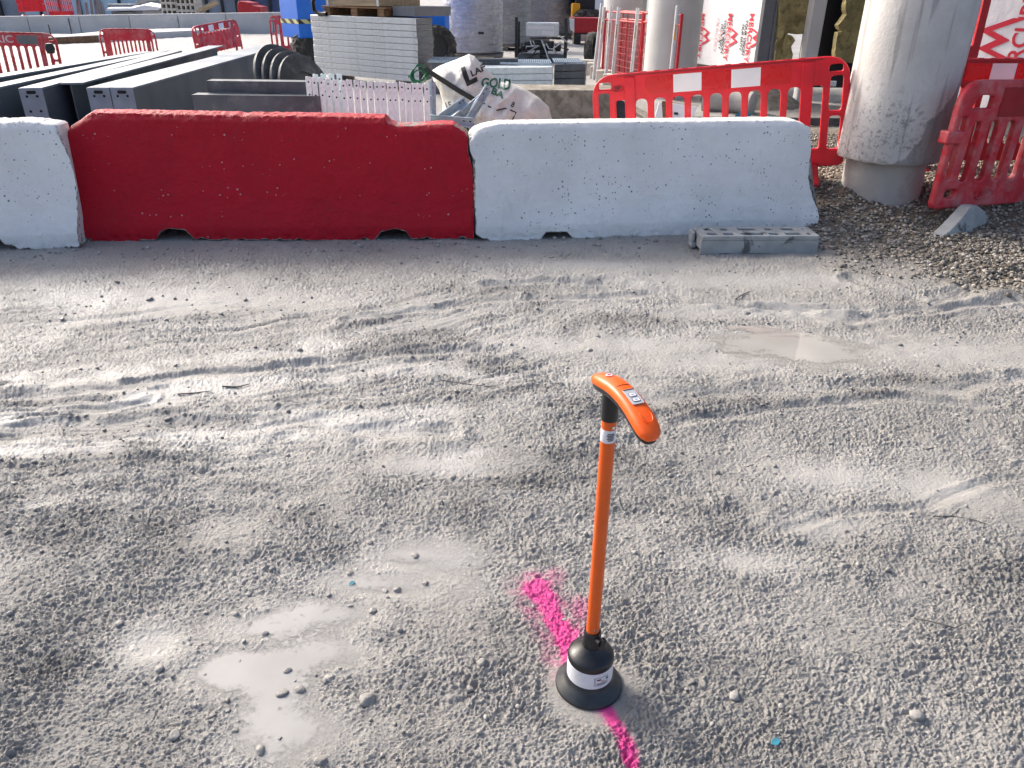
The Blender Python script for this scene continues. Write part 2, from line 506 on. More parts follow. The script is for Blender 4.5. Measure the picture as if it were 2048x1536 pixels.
def tag(o, label=None, cat=None, group=None, kind=None):
    if label:
        o['label'] = label
    if cat:
        o['category'] = cat
    if group:
        o['group'] = group
    if kind:
        o['kind'] = kind
    return o


def thing(name, label, cat, loc=(0, 0, 0), rz=0.0, group=None, mtx=None):
    o = bpy.data.objects.new(name, None)
    COL.objects.link(o)
    o.empty_display_size = 0.2
    m = mtx if mtx is not None else Matrix.Translation(loc) @ Matrix.Rotation(rz, 4, 'Z')
    o.matrix_world = m
    W[o.name] = m
    return tag(o, label, cat, group)


def link_mesh(name, me, material, parent=None):
    o = bpy.data.objects.new(name, me)
    COL.objects.link(o)
    if material is not None and not me.materials:
        me.materials.append(material)
    if parent is not None:
        o.parent = parent
        W[o.name] = W[parent.name].copy()
    else:
        W[o.name] = Matrix.Identity(4)
    return o


class MB:
    """collects shapes in world (or thing) space; build() links them as ONE mesh object"""

    def __init__(self):
        self.v, self.f = [], []

    def add(self, vs, fs, m=None):
        k = len(self.v)
        self.v += [tuple(m @ Vector(p)) if m is not None else tuple(p) for p in vs]
        self.f += [tuple(i + k for i in f) for f in fs]
        return self

    def box(self, x0, x1, y0, y1, z0, z1, m=None):
        vs = [(x, y, z) for z in (z0, z1) for y in (y0, y1) for x in (x0, x1)]
        fs = [(0, 2, 3, 1), (4, 5, 7, 6), (0, 1, 5, 4), (2, 6, 7, 3), (0, 4, 6, 2), (1, 3, 7, 5)]
        return self.add(vs, fs, m)

    def obox(self, c, sx, sy, sz, m=None):
        t = Matrix.Translation(c)
        return self.box(-sx / 2, sx / 2, -sy / 2, sy / 2, -sz / 2, sz / 2, t @ m if m is not None else t)

    def beam(self, p, q, w, h, up=(0, 0, 1)):
        """bar from p to q, w wide sideways, h along up"""
        p, q = Vector(p), Vector(q)
        d = (q - p)
        L = d.length
        d.normalize()
        s = d.cross(Vector(up)).normalized()
        n = s.cross(d)
        m = Matrix((d, s, n)).transposed().to_4x4()
        m.translation = p
        return self.box(0, L, -w / 2, w / 2, -h / 2, h / 2, m)

    def tube(self, p, q, r, n=10, r2=None, caps=True):
        p, q = Vector(p), Vector(q)
        d = (q - p).normalized()
        a = Vector((0, 0, 1)) if abs(d.z) < 0.9 else Vector((1, 0, 0))
        s = d.cross(a).normalized()
        t = s.cross(d)
        r2 = r if r2 is None else r2
        vs = []
        for c, rr in ((p, r), (q, r2)):
            for i in range(n):
                an = 2 * math.pi * i / n
                vs.append(c + s * math.cos(an) * rr + t * math.sin(an) * rr)
        fs = [(i, (i + 1) % n, n + (i + 1) % n, n + i) for i in range(n)]
        if caps:
            fs += [tuple(range(n - 1, -1, -1)), tuple(range(n, 2 * n))]
        return self.add(vs, fs)

    def path(self, pts, r, n=8):
        pts = [Vector(p) for p in pts]
        rs = r if isinstance(r, (list, tuple)) else [r] * len(pts)
        vs = []
        prev = None
        for i, p in enumerate(pts):
            d = (pts[min(i + 1, len(pts) - 1)] - pts[max(i - 1, 0)]).normalized()
            if prev is None:
                a = Vector((0, 0, 1)) if abs(d.z) < 0.9 else Vector((1, 0, 0))
                s = d.cross(a).normalized()
            else:
                s = (prev - d * prev.dot(d)).normalized()
            prev = s
            t = d.cross(s)
            for k in range(n):
                an = 2 * math.pi * k / n
                vs.append(p + (s * math.cos(an) + t * math.sin(an)) * rs[i])
        fs = []
        for i in range(len(pts) - 1):
            for k in range(n):
                fs.append((i * n + k, i * n + (k + 1) % n, (i + 1) * n + (k + 1) % n, (i + 1) * n + k))
        fs += [tuple(range(n - 1, -1, -1)), tuple(range((len(pts) - 1) * n, len(pts) * n))]
        return self.add(vs, fs)

    def lathe(self, prof, c=(0, 0, 0), n=48, m=None):
        c = Vector(c)
        vs = []
        for r, z in prof:
            for i in range(n):
                an = 2 * math.pi * i / n
                vs.append((c.x + r * math.cos(an), c.y + r * math.sin(an), c.z + z))
        fs = []
        for j in range(len(prof) - 1):
            for i in range(n):
                fs.append((j * n + i, j * n + (i + 1) % n, (j + 1) * n + (i + 1) % n, (j + 1) * n + i))
        if prof[0][0] > 1e-5:
            fs.append(tuple(range(n - 1, -1, -1)))
        if prof[-1][0] > 1e-5:
            fs.append(tuple(range((len(prof) - 1) * n, len(prof) * n)))
        return self.add(vs, fs, m)

    def prism(self, poly, o, ax, ay, dv):
        o, ax, ay, dv = Vector(o), Vector(ax), Vector(ay), Vector(dv)
        n = len(poly)
        vs = [o + ax * a + ay * b for a, b in poly] + [o + ax * a + ay * b + dv for a, b in poly]
        fs = [tuple(range(n - 1, -1, -1)), tuple(range(n, 2 * n))]
        fs += [(i, (i + 1) % n, n + (i + 1) % n, n + i) for i in range(n)]
        return self.add(vs, fs)

    def build(self, name, material, parent=None, bevel=0.0, smooth=True, kind=None, seg=2, rough=0.0, sub=0, seed=0):
        me = bpy.data.meshes.new(name)
        vs = self.v
        if parent is not None:
            inv = W[parent.name].inverted()
            vs = [tuple(inv @ Vector(p)) for p in vs]
        me.from_pydata(vs, [], self.f)
        bm = bmesh.new()
        bm.from_mesh(me)
        bmesh.ops.remove_doubles(bm, verts=bm.verts, dist=1e-6)
        bmesh.ops.recalc_face_normals(bm, faces=bm.faces)
        if sub:
            bmesh.ops.subdivide_edges(bm, edges=bm.edges, cuts=sub, use_grid_fill=True)
        bm.to_mesh(me)
        bm.free()
        if rough:
            jit = np.random.default_rng(seed).normal(0, rough, (len(me.vertices), 3))
            co = np.empty(len(me.vertices) * 3)
            me.vertices.foreach_get('co', co)
            me.vertices.foreach_set('co', co + jit.ravel())
        if smooth:
            me.polygons.foreach_set('use_smooth', [True] * len(me.polygons))
            me.set_sharp_from_angle(angle=math.radians(38))
        o = link_mesh(name, me, material, parent)
        if bevel:
            b = o.modifiers.new("edge", 'BEVEL')
            b.width = bevel
            b.segments = seg
            b.limit_method = 'ANGLE'
            b.angle_limit = math.radians(40)
        if kind:
            o['kind'] = kind
        return o


def copy_tree(o, parent=None):
    c = o.copy()
    COL.objects.link(c)
    if parent is not None:
        c.parent = parent
    for ch in [x for x in bpy.data.objects if x.parent is o]:
        copy_tree(ch, c)
    return c


def round_poly(pts, r, n=5):
    """closed 2D polygon with rounded corners; r is one radius or one per corner"""
    out = []
    k = len(pts)
    for i, p in enumerate(pts):
        rr = r[i] if isinstance(r, (list, tuple)) else r
        p = Vector((p[0], p[1]))
        a = Vector(pts[i - 1][:2]) - p
        b = Vector(pts[(i + 1) % k][:2]) - p
        if rr <= 0:
            out.append((p.x, p.y))
            continue
        d = min(rr, a.length * 0.49, b.length * 0.49)
        a, b = p + a.normalized() * d, p + b.normalized() * d
        for j in range(n + 1):
            t = j / n
            q = a * (1 - t) ** 2 + p * 2 * t * (1 - t) + b * t * t
            out.append((q.x, q.y))
    return out


def rect(x0, x1, z0, z1):
    return [(x0, z0), (x1, z0), (x1, z1), (x0, z1)]


def sheet_mesh(name, loops, thick, bev, mtx):
    """flat panel with holes: outline loops in (x, z), thickness along y, soft edges"""
    cu = bpy.data.curves.new(name, 'CURVE')
    cu.dimensions = '2D'
    cu.fill_mode = 'BOTH'
    cu.extrude = max(thick / 2 - bev, 0.0005)
    cu.bevel_depth = bev
    cu.bevel_resolution = 2
    cu.offset = -bev
    for lp in loops:
        sp = cu.splines.new('POLY')
        sp.points.add(len(lp) - 1)
        for i, (x, z) in enumerate(lp):
            sp.points[i].co = (x, z, 0, 1)
        sp.use_cyclic_u = True
    tmp = bpy.data.objects.new(name + "_outline", cu)
    COL.objects.link(tmp)
    dg = bpy.context.evaluated_depsgraph_get()
    dg.update()
    me = bpy.data.meshes.new_from_object(tmp.evaluated_get(dg))
    bpy.data.objects.remove(tmp)
    bpy.data.curves.remove(cu)
    me.name = name
    me.transform(mtx @ Matrix(((1, 0, 0, 0), (0, 0, -1, 0), (0, 1, 0, 0), (0, 0, 0, 1))))
    me.polygons.foreach_set('use_smooth', [True] * len(me.polygons))
    me.set_sharp_from_angle(angle=math.radians(42))
    return me


def text_mesh(name, body, size, mtx, bold=0.0, sx=1.0, depth=0.0):
    """lettering as a flat mesh centred on its origin, lying in local xy, moved by mtx"""
    cu = bpy.data.curves.new(name, 'FONT')
    cu.body = body
    cu.size = size
    cu.align_x = 'CENTER'
    cu.align_y = 'CENTER'
    cu.offset = bold
    cu.extrude = depth
    cu.resolution_u = 3
    tmp = bpy.data.objects.new(name + "_font", cu)
    COL.objects.link(tmp)
    dg = bpy.context.evaluated_depsgraph_get()
    dg.update()
    me = bpy.data.meshes.new_from_object(tmp.evaluated_get(dg))
    bpy.data.objects.remove(tmp)
    bpy.data.curves.remove(cu)
    me.name = name
    me.transform(mtx @ Matrix.Diagonal((sx, 1, 1, 1)))
    return me


def frame_from(o, x, z):
    """matrix with local x along x, local z near z, origin o"""
    x = Vector(x).normalized()
    y = Vector(z).cross(x).normalized()
    zz = x.cross(y)
    m = Matrix((x, y, zz)).transposed().to_4x4()
    m.translation = Vector(o)
    return m


# ------------------------------------------------------------------ terrain
PUD = [  # puddle hollows: px, py, radius x, radius y (m), depth
    (450, 1338, .085, .065, .016), (530, 1335, .10, .06, .013), (548, 1400, .07, .06, .012), (640, 1225, .15, .055, .012),
    (760, 1165, .18, .055, .012), (830, 1110, .14, .055, .011), (590, 1460, .10, .06, .012), (300, 1290, .08, .06, .006),
    (650, 1300, .11, .055, .011), (520, 1255, .12, .05, .010),
]
PUD2 = [(1575, 692, .20, .13, .013), (1650, 706, .18, .13, .014), (1520, 674, .15, .09, .009)]
FLAT = [(1110, 690, .32, .12), (1300, 690, .55, .16), (1420, 720, .5, .16), (1850, 700, .55, .2), (1480, 560, .8, .15),
        (1720, 495, .5, .16), (1200, 530, .7, .14), (400, 600, 1.0, .2), (1900, 980, .22, .12), (1650, 950, .25, .10),
        (1500, 1120, .2, .08), (1560, 620, .6, .12), (860, 935, .22, .07), (1650, 1050, .2, .08)]
BRIGHT = [  # smooth slick bands left by wheels (px polylines, half width m)
    (gpl((-80, 775), (160, 745), (380, 722), (660, 690)), .10),
    (gpl((-80, 905), (200, 885), (420, 870), (720, 872)), .09),
    (gpl((240, 800), (480, 775), (760, 742), (900, 735)), .10),
    (gpl((-80, 850), (60, 835), (220, 812), (330, 790)), .06),
    (gpl((520, 835), (650, 850), (860, 830)), .10),
    (gpl((760, 960), (860, 935), (960, 905)), .05),
    (gpl((900, 740), (1060, 770), (1200, 745)), .06),
]
RUTS = [  # narrow grooves with pushed-up lips
    (gpl((-100, 800), (200, 775), (470, 745), (820, 705), (1000, 700)), .045, .016),
    (gpl((-100, 845), (120, 828), (300, 800)), .03, .014),
    (gpl((-100, 880), (260, 845), (560, 850), (900, 872)), .05, .016),
    (gpl((250, 762), (430, 745), (620, 722)), .022, .010),
    (gpl((980, 570), (1200, 560), (1420, 600), (1700, 640), (2100, 590)), .05, .022),
    (gpl((700, 640), (1000, 600), (1300, 590), (1500, 615), (1800, 620), (2060, 560)), .04, .016),
    (gpl((1300, 800), (1600, 770), (1900, 780), (2100, 740)), .06, .014),
    (gpl((1350, 850), (1650, 800), (2000, 815)), .03, .010),
    (gpl((1560, 1060), (1800, 1020), (2080, 950)), .022, .006),
    (gpl((1700, 560), (1850, 600), (2060, 545)), .05, .02),
]
PAINT = [(gpl((1072, 1172), (1100, 1218), (1130, 1272), (1160, 1335)), .048), (gpl((1200, 1412), (1236, 1456), (1268, 1522)), .025)]
DARKP = [(1080, 960, .30, .12), (1150, 910, .25, .08), (1000, 1000, .15, .08), (860, 700, .35, .10), (700, 700, .4, .06), (200, 1060, .35, .10),
         (380, 1090, .25, .10), (60, 1000, .2, .1), (1330, 820, .3, .1), (1500, 800, .4, .08), (1750, 790, .5, .08), (2000, 1150, .1, .08),
         (560, 1030, .25, .06), (1850, 760, .3, .07), (1000, 580, .5, .1), (1300, 640, .6, .08), (120, 1330, .12, .06), (700, 1100, .2, .05)]
_g = lambda a, b: gnd(a, b)
PUDW = [(*_g(a, b)[:2], rx, ry, d) for a, b, rx, ry, d in PUD]
PUDW2 = [(*_g(a, b)[:2], rx, ry, d) for a, b, rx, ry, d in PUD2]
FLATW = [(*_g(a, b)[:2], rx, ry) for a, b, rx, ry in FLAT]
DARKW = [(*_g(a, b)[:2], rx, ry) for a, b, rx, ry in DARKP]
DET = gnd(1180, 1376)


def blob(x, y, lst):
    t = np.zeros_like(x)
    for q in lst:
        t = np.maximum(t, np.exp(-(((x - q[0]) / q[2]) ** 2 + ((y - q[1]) / q[3]) ** 2)))
    return t


def gravel_mask(x, y):
    """the stony bank at the right, round the concrete column"""
    edge = 2.35 - 0.55 * sstep(5.0, 6.2, y) + 0.30 * perlin(x * 1.1 + 5, y * 1.1, 51) + 0.12 * perlin(x * 4, y * 4, 52) + 0.25 * sstep(4.9, 4.3, y)
    near = sstep(4.25, 5.0, y + 0.25 * perlin(x * 1.7, y * 1.7, 53) + 0.28 * (x - 2.9))
    return sstep(-0.15, 0.85, x - edge + 0.25 * perlin(x * 2.3, y * 2.3, 54)) * near * sstep(12.5, 10.0, y)


def terrain(x, y, fine=True):
    """height and surface masks at world x, y"""
    pud = blob(x, y, PUDW)
    pud2 = blob(x, y, PUDW2)
    flat = blob(x, y, FLATW)
    halo_w = blob(x, y, [(q[0], q[1], q[2] * 1.7, q[3] * 1.8) for q in PUDW + PUDW2])
    calm = np.maximum(pud, pud2)
    wx = x + 0.05 * perlin(x * 3, y * 3, 61)
    wy = y + 0.05 * perlin(x * 3, y * 3, 62)
    br = np.zeros_like(x)
    for pts, w in BRIGHT:
        d, _ = seg_dist(wx, wy, pts)
        br = np.maximum(br, np.exp(-(d / w) ** 2))
    br = br * np.clip(0.75 + 1.1 * fbm(x * 3.5, y * 7, 77, 4), 0.0, 1.25)
    grav = gravel_mask(x, y)
    dark = np.clip(blob(x, y, DARKW) * (0.6 + 0.8 * perlin(x * 5, y * 5, 63)) + 0.32 * np.maximum(0, fbm(x * 2.2, y * 2.2, 64, 3)), 0, 1)
    dark = dark * (1 - np.clip(calm * 1.6, 0, 1)) * (1 - 0.8 * br)
    xt = np.clip(x, -4, 0.4)
    sl = wy - (xt + 1) * (0.10 + 0.30 * (y - 2.6)) - 0.05 * (x - xt)
    drag = sstep(1.9, 2.5, y) * sstep(4.8, 4.0, y) * np.clip(0.75 + 0.9 * perlin(x * 0.9, y * 1.3, 75), 0.1, 1) * (0.55 + 0.45 * sstep(0.9, -0.5, x))
    st = fbm(x * 0.8, sl * 8.5, 79, 3) + 0.25 * perlin(x * 6, y * 9, 80)
    dark = np.clip(dark + 0.75 * drag * sstep(0.05, 0.55, st), 0, 1)
    br = np.clip(br + 0.40 * drag * sstep(0.0, 0.5, -st) * sstep(1.2, -0.2, x), 0, 1)
    strip = sstep(5.05, 5.35, y - 0.12 * (x + 1.5)) * sstep(9, 7, y)       # trodden, even ground along the concrete blocks
    z = 0.010 * perlin(x * 0.45, y * 0.45, 1) + 0.006 * perlin(x * 1.2, y * 1.2, 2)
    z = z * (1 - np.clip(calm * 1.3, 0, 1)) * (1 - 0.8 * strip)
    z = z + 0.02 * perlin(x * 0.3, y * 0.3, 3) * sstep(8, 14, y)
    rut = np.zeros_like(x)
    for pts, w, dep in RUTS:
        d, arc = seg_dist(wx, wy, pts)
        q = d / w
        tread = 0.8 + 0.35 * perlin(arc * 9 + dep * 500, q * 2, 78)
        z = z - dep * np.exp(-q * q * 1.6) * tread + 0.75 * dep * np.exp(-((q - 1.7) / 0.55) ** 2) * (0.6 + 0.6 * perlin(x * 9, y * 9, 65))
        rut = np.maximum(rut, np.exp(-q * q))
    smooth = np.clip(np.maximum.reduce([flat * 0.9, halo_w * 0.72, br * 0.4, rut * 0.4, strip * 0.55]) + 0.45 * sstep(0.0, 0.6, fbm(x * 2.1 + 9, y * 2.1, 66, 4)), 0, 0.85)
    amp = (1 - smooth)
    amp = amp * (0.75 + 0.55 * sstep(-0.1, 0.5, fbm(x * 1.9, y * 1.9, 67, 3)) + 0.35 * dark)
    wetland = np.clip(pud * 1.2, 0, 1)
    mid = 0.007 * perlin(x * 4.2, y * 4.2, 4) + 0.0055 * perlin(x * 9.5, y * 9.5, 5)
    z = z + mid * (1 - 0.75 * np.clip(calm + smooth * 0.6, 0, 1))
    if fine:
        qx = x + 0.02 * perlin(x * 11, y * 11, 68)
        qy = y + 0.02 * perlin(x * 11, y * 11, 69)
        rdg = 0.0034 * (1 - np.abs(perlin(qx * 15, qy * 23, 6)) * 2.2) + 0.0040 * (1 - np.abs(perlin(qx * 31, qy * 44, 7)) * 2.2) \
            + 0.0042 * (1 - np.abs(perlin(qx * 70, qy * 85, 10)) * 2.2)
        z = z + 0.8 * (rdg - 0.004) * amp * (1 - 0.7 * wetland)
        z = z + (0.0032 * perlin(x * 75, y * 75, 8) + 0.0027 * perlin(x * 150, y * 150, 17) + 0.0018 * perlin(x * 270, y * 270, 21)) * np.clip(amp + .12, 0, 1.2)
        # smeared streaks where wheels slid
        z = z + 0.0075 * drag * perlin(x * 1.6, sl * 17, 15) + 0.0048 * drag * perlin(x * 3, sl * 38, 16)
        ux = qx + 0.008 * perlin(x * 42, y * 42, 18)
        uy = qy + 0.008 * perlin(x * 42, y * 42, 19)
        brk = np.clip(0.75 + 0.7 * perlin(x * 55, y * 55, 20), 0.2, 1.4)
        big = sstep(0.12, 0.55, fbm(x * 1.1 + 3, y * 1.1, 76, 3) + 0.5 * dark)
        cl = 0.017 * brk * clods(ux * 10, uy * 10, 11, 0.22) * amp * big
        cl = cl + 0.0095 * brk * clods(ux * 21 + 3, uy * 21, 12, 0.34) * np.clip(amp * (0.3 + 0.7 * big) + 0.6 * wetland, 0, 1.3)
        cl = cl + 0.0054 * brk * clods(ux * 45, uy * 45 + 7, 13, 0.36) * np.clip(amp * (0.35 + 0.65 * big) + 0.04 + 0.45 * wetland, 0, 1.3)
        cl = cl + 0.0050 * brk * clods(ux * 92 + 1, uy * 92, 14, 0.55) * np.clip(amp + .06, 0, 1.2)
        cl = cl + 0.0032 * brk * clods(x * 175 + 5, y * 175, 24, 0.6) * np.clip(amp + .1, 0, 1.2)
        z = z + cl
    for q in PUDW:
        z = z - q[4] * np.exp(-((x - q[0]) / q[2]) ** 2 - ((y - q[1]) / q[3]) ** 2)
    for q in PUDW2:
        z = z - q[4] * np.exp(-((x - q[0]) / q[2]) ** 2 - ((y - q[1]) / q[3]) ** 2)
    z = z + (0.03 * grav + 0.20 * sstep(5.7, 6.7, y) * sstep(1.75, 2.7, x)) * sstep(11.5, 8.0, y)
    z = z + grav * 0.018 * perlin(x * 6, y * 6, 9)
    # the locator stands in a pressed-down spot
    dd = np.hypot(x - DET.x, y - DET.y)
    k = sstep(0.155, 0.085, dd)
    z = z * (1 - k) - 0.004 * k
    wet = np.clip(np.maximum.reduce([br * 0.9, flat * 0.75, np.clip(calm * 1.5, 0, 1), rut * 0.25, halo_w * 0.8]) + 0.35 * sstep(0.15, 0.6, fbm(x * 1.4 + 9, y * 1.4, 66, 3)), 0, 1) * (1 - grav)
    paint = np.zeros_like(x)
    nz = 0.5 * perlin(x * 26, y * 26, 71) + 0.35 * perlin(x * 60, y * 60, 72)
    for i, (pts, w) in enumerate(PAINT):
        d, arc = seg_dist(x + 0.012 * perlin(x * 14, y * 14, 73), y + 0.012 * perlin(x * 14, y * 14, 74), pts)
        core = np.exp(-(d / w) ** 2) * 1.15
        halo = 0.60 * np.exp(-(d / (w * (2.3 if i == 0 else 1.4))) ** 2)
        paint = np.maximum(paint, np.maximum(core, halo) + nz * 0.5 * np.exp(-(d / (w * 1.8)) ** 2))
    q = gnd(1110, 1150)
    paint = np.maximum(paint, 0.52 * np.exp(-((x - q.x) / .06) ** 2 - ((y - q.y) / .07) ** 2) + nz * 0.1 * np.exp(-((x - q.x) / .06) ** 2 - ((y - q.y) / .07) ** 2))
    q = gnd(1160, 1215)
    paint = np.maximum(paint, 0.60 * np.exp(-((x - q.x) / .05) ** 2 - ((y - q.y) / .09) ** 2))
    return z, wet, np.clip(paint, 0, 1), dark, grav


def hz(x, y):
    return float(terrain(np.array([float(x)]), np.array([float(y)]))[0][0])


def build_ground():
    rows = []
    for py in np.arange(1760, 250, -1.55):
        rows.append(gnd(1024, py).y)
    last = rows[-1]
    step = rows[-1] - rows[-2]
    while last < 420:
        step *= 1.05
        last += step
        rows.append(last)
    rows = np.array([-6, -3, -1.5, -0.6, 0.0, 0.35, 0.65, 0.8] + [r for r in rows if r > 0.86])
    half = np.maximum(1.35 * 0.666 * (np.maximum(rows, 0.9) * 0.891 + 0.75), 1.6) + np.where(rows > 9, (rows - 9) * 0.8, 0)
    half[:8] = [8, 6, 4, 3, 2.2, 1.9, 1.75, 1.65]
    NC = 1380
    u = np.linspace(-1, 1, NC)
    ext = np.array([.03, .07, .12, .18, .26, .36, .5, .7, 1.0, 1.5, 2.3, 3.6, 6.0, 10.0])
    uu = np.concatenate([-np.ones(14), u, np.ones(14)])
    off = np.concatenate([-ext[::-1], np.zeros(NC), ext])
    NC = NC + 28
    X = half[:, None] * uu[None, :] + off[None, :]
    Y = np.repeat(rows[:, None], NC, 1)
    sh = X.shape
    x, y = X.ravel(), Y.ravel()
    z, wet, paint, damp_shade, grav = terrain(x, y)
    wide = np.repeat((off != 0)[None, :], sh[0], 0).ravel()          # the sparse skirts carry only the broad relief
    z[wide] = terrain(x[wide], y[wide], False)[0]
    n = len(x)
    me = bpy.data.meshes.new("ground")
    me.vertices.add(n)
    me.vertices.foreach_set('co', np.stack([x, y, z], 1).astype(np.float32).ravel())
    R, Cn = sh
    idx = np.arange(n).reshape(sh)
    q = np.stack([idx[:-1, :-1], idx[:-1, 1:], idx[1:, 1:], idx[1:, :-1]], -1).reshape(-1, 4)
    me.loops.add(q.size)
    me.loops.foreach_set('vertex_index', q.ravel().astype(np.int32))
    me.polygons.add(len(q))
    me.polygons.foreach_set('loop_start', np.arange(0, q.size, 4, dtype=np.int32))
    me.polygons.foreach_set('use_smooth', np.ones(len(q), dtype=bool))
    for nm, arr in (("wet", wet), ("paint", paint), ("damp_shade", damp_shade), ("gravel", grav)):
        a = me.attributes.new(nm, 'FLOAT', 'POINT')
        a.data.foreach_set('value', arr.astype(np.float32))
    me.update(calc_edges=True)
    o = link_mesh("ground", me, M['mud'])
    return tag(o, kind='structure')


build_ground()


def water_mat(name, ca, cb, rough):
    m, nt, bs = new_mat(name)
    co = nt.nodes.new("ShaderNodeTexCoord").outputs["Object"]
    c = rgb(nt, ramp(nt, noise(nt, co, 3.5, 4), 0.3, 0.7), ca, cb)
    nt.links.new(c, bs.inputs["Base Color"])
    bs.inputs["Roughness"].default_value = rough
    bs.inputs["IOR"].default_value = 1.33
    bump(nt, bs, noise(nt, co, 5, 2), 0.05, 0.01)
    dp = nd(nt, "ShaderNodeAttribute")
    dp.attribute_name = "depth"
    nt.links.new(math_n(nt, 'ADD', math_n(nt, 'MULTIPLY', ramp(nt, dp.outputs["Fac"], 0.0, 0.008), 0.86), 0.06), bs.inputs["Alpha"])
    return m


M['water'] = water_mat("milky_water", (0.36, 0.35, 0.33), (0.43, 0.42, 0.40), 0.12)
M['water_brown'] = water_mat("silty_water_red_reflection", (0.37, 0.352, 0.325), (0.42, 0.402, 0.373), 0.05)  # silt tone, browned by a red reflection put into the colour


def puddle(lst, level, step, mt):
    """a level film of turbid water: clear where it is thin, milky where it is deep"""
    x0, x1 = min(q[0] - 2.2 * q[2] for q in lst), max(q[0] + 2.2 * q[2] for q in lst)
    y0, y1 = min(q[1] - 2.2 * q[3] for q in lst), max(q[1] + 2.2 * q[3] for q in lst)
    xs, ys = np.arange(x0, x1, step), np.arange(y0, y1, step)
    X, Y = np.meshgrid(xs, ys)
    z = terrain(X.ravel(), Y.ravel())[0].reshape(X.shape)
    near = blob(X.ravel(), Y.ravel(), lst).reshape(X.shape)
    dep = np.where(near > .03, level - z, -1)
    wet_v = dep > -.003
    keep = wet_v[:-1, :-1] | wet_v[1:, :-1] | wet_v[1:, 1:] | wet_v[:-1, 1:]
    nx = len(xs)
    j, i = np.nonzero(keep)
    F = np.stack([j * nx + i, j * nx + i + 1, (j + 1) * nx + i + 1, (j + 1) * nx + i], 1)
    used, inv = np.unique(F, return_inverse=True)
    F = inv.reshape(F.shape)
    V = np.stack([X.ravel()[used], Y.ravel()[used], np.full(len(used), level)], 1)
    me = bpy.data.meshes.new("puddle")
    me.from_pydata(V.tolist(), [], F.tolist())
    a = me.attributes.new("depth", 'FLOAT', 'POINT')
    a.data.foreach_set('value', np.maximum(dep.ravel()[used], 0).astype(np.float32))
    o = link_mesh("puddle", me, mt)
    return tag(o, kind='structure')


puddle(PUDW, -0.0032, 0.004, M['water'])
puddle(PUDW2, -0.0030, 0.006, M['water_brown'])


# ------------------------------------------------------------------ loose stones and clods
def stone_protos(sub, k, seed, rough):
    out = []
    r2 = np.random.default_rng(seed)
    for i in range(k):
        bm = bmesh.new()
        bmesh.ops.create_icosphere(bm, subdivisions=sub, radius=1)
        v = np.array([p.co[:] for p in bm.verts])
        f = np.array([[q.index for q in fc.verts] for fc in bm.faces])
        bm.free()
        for _ in range(5):                              # slice facets, then roughen
            d = r2.normal(size=3)
            d /= np.linalg.norm(d)
            h = 0.55 + 0.35 * r2.random()
            s = v @ d
            v = v - np.where(s > h, (s - h) * 0.85, 0)[:, None] * d
        v = v * (1 + r2.normal(0, rough, len(v)))[:, None]
        out.append((v, f))
    return out


def scatter(name, material, pts, size, protos, flat=0.7, sink=0.3, tone=None, seed=3):
    r2 = np.random.default_rng(seed)
    V, Fc, T = [], [], []
    k = 0
    for i, (x, y, z) in enumerate(pts):
        v, f = protos[r2.integers(len(protos))]
        s = size[i] * np.array([1, 0.65 + 0.35 * r2.random(), flat * (0.7 + 0.5 * r2.random())])
        a = r2.random() * 6.283
        tl = r2.normal(0, 0.3)
        ca, sa = math.cos(a), math.sin(a)
        vv = v * s
        vv = np.stack([vv[:, 0], vv[:, 1] * math.cos(tl) - vv[:, 2] * math.sin(tl), vv[:, 1] * math.sin(tl) + vv[:, 2] * math.cos(tl)], 1)
        vv = np.stack([vv[:, 0] * ca - vv[:, 1] * sa, vv[:, 0] * sa + vv[:, 1] * ca, vv[:, 2]], 1)
        V.append(vv + (x, y, z + s[2] * (0.75 - 2 * sink * 0.6)))
        Fc.append(f + k)
        T.append(np.full(len(v), tone[i] if tone is not None else r2.random()))
        k += len(v)
    V, Fc, T = np.concatenate(V), np.concatenate(Fc), np.concatenate(T)
    me = bpy.data.meshes.new(name)
    me.vertices.add(len(V))
    me.vertices.foreach_set('co', V.astype(np.float32).ravel())
    me.loops.add(Fc.size)
    me.loops.foreach_set('vertex_index', Fc.astype(np.int32).ravel())
    me.polygons.add(len(Fc))
    me.polygons.foreach_set('loop_start', np.arange(0, Fc.size, 3, dtype=np.int32))
    me.polygons.foreach_set('use_smooth', np.ones(len(Fc), dtype=bool))
    a = me.attributes.new("tone", 'FLOAT', 'POINT')
    a.data.foreach_set('value', T.astype(np.float32))
    me.update(calc_edges=True)
    return link_mesh(name, me, material)


P1 = stone_protos(2, 12, 21, 0.06)
P3 = stone_protos(3, 10, 22, 0.055)
# mud clods over the near ground
n = 26000
cy = 1.1 + 5.0 * rng.random(n) ** 1.25
cx = (rng.random(n) * 2 - 1) * (cy * 0.62 + 0.6)
zz, wet_, pa_, dk_, gv_ = terrain(cx, cy)
keep = rng.random(n) < (0.10 + 0.55 * dk_) * (1 - 0.72 * wet_) * (1 - gv_) * (np.hypot(cx - DET.x, cy - DET.y) > 0.17)
cx, cy, zz, dk = cx[keep], cy[keep], zz[keep], dk_[keep]
sz = 0.0024 + 0.0075 * rng.random(len(cx)) ** 4 + 0.0012 * cy * rng.random(len(cx)) ** 2
tone = np.clip(0.55 - 0.5 * dk + rng.normal(0, 0.15, len(cx)), 0, 1)
o = scatter("mud_clods", M['clod'], np.stack([cx, cy, zz], 1), sz, P1, 0.75, 0.35, tone, 5)
tag(o, "grey crumbs and clods of mud strewn over the wet ground", "mud clods", kind='stuff')
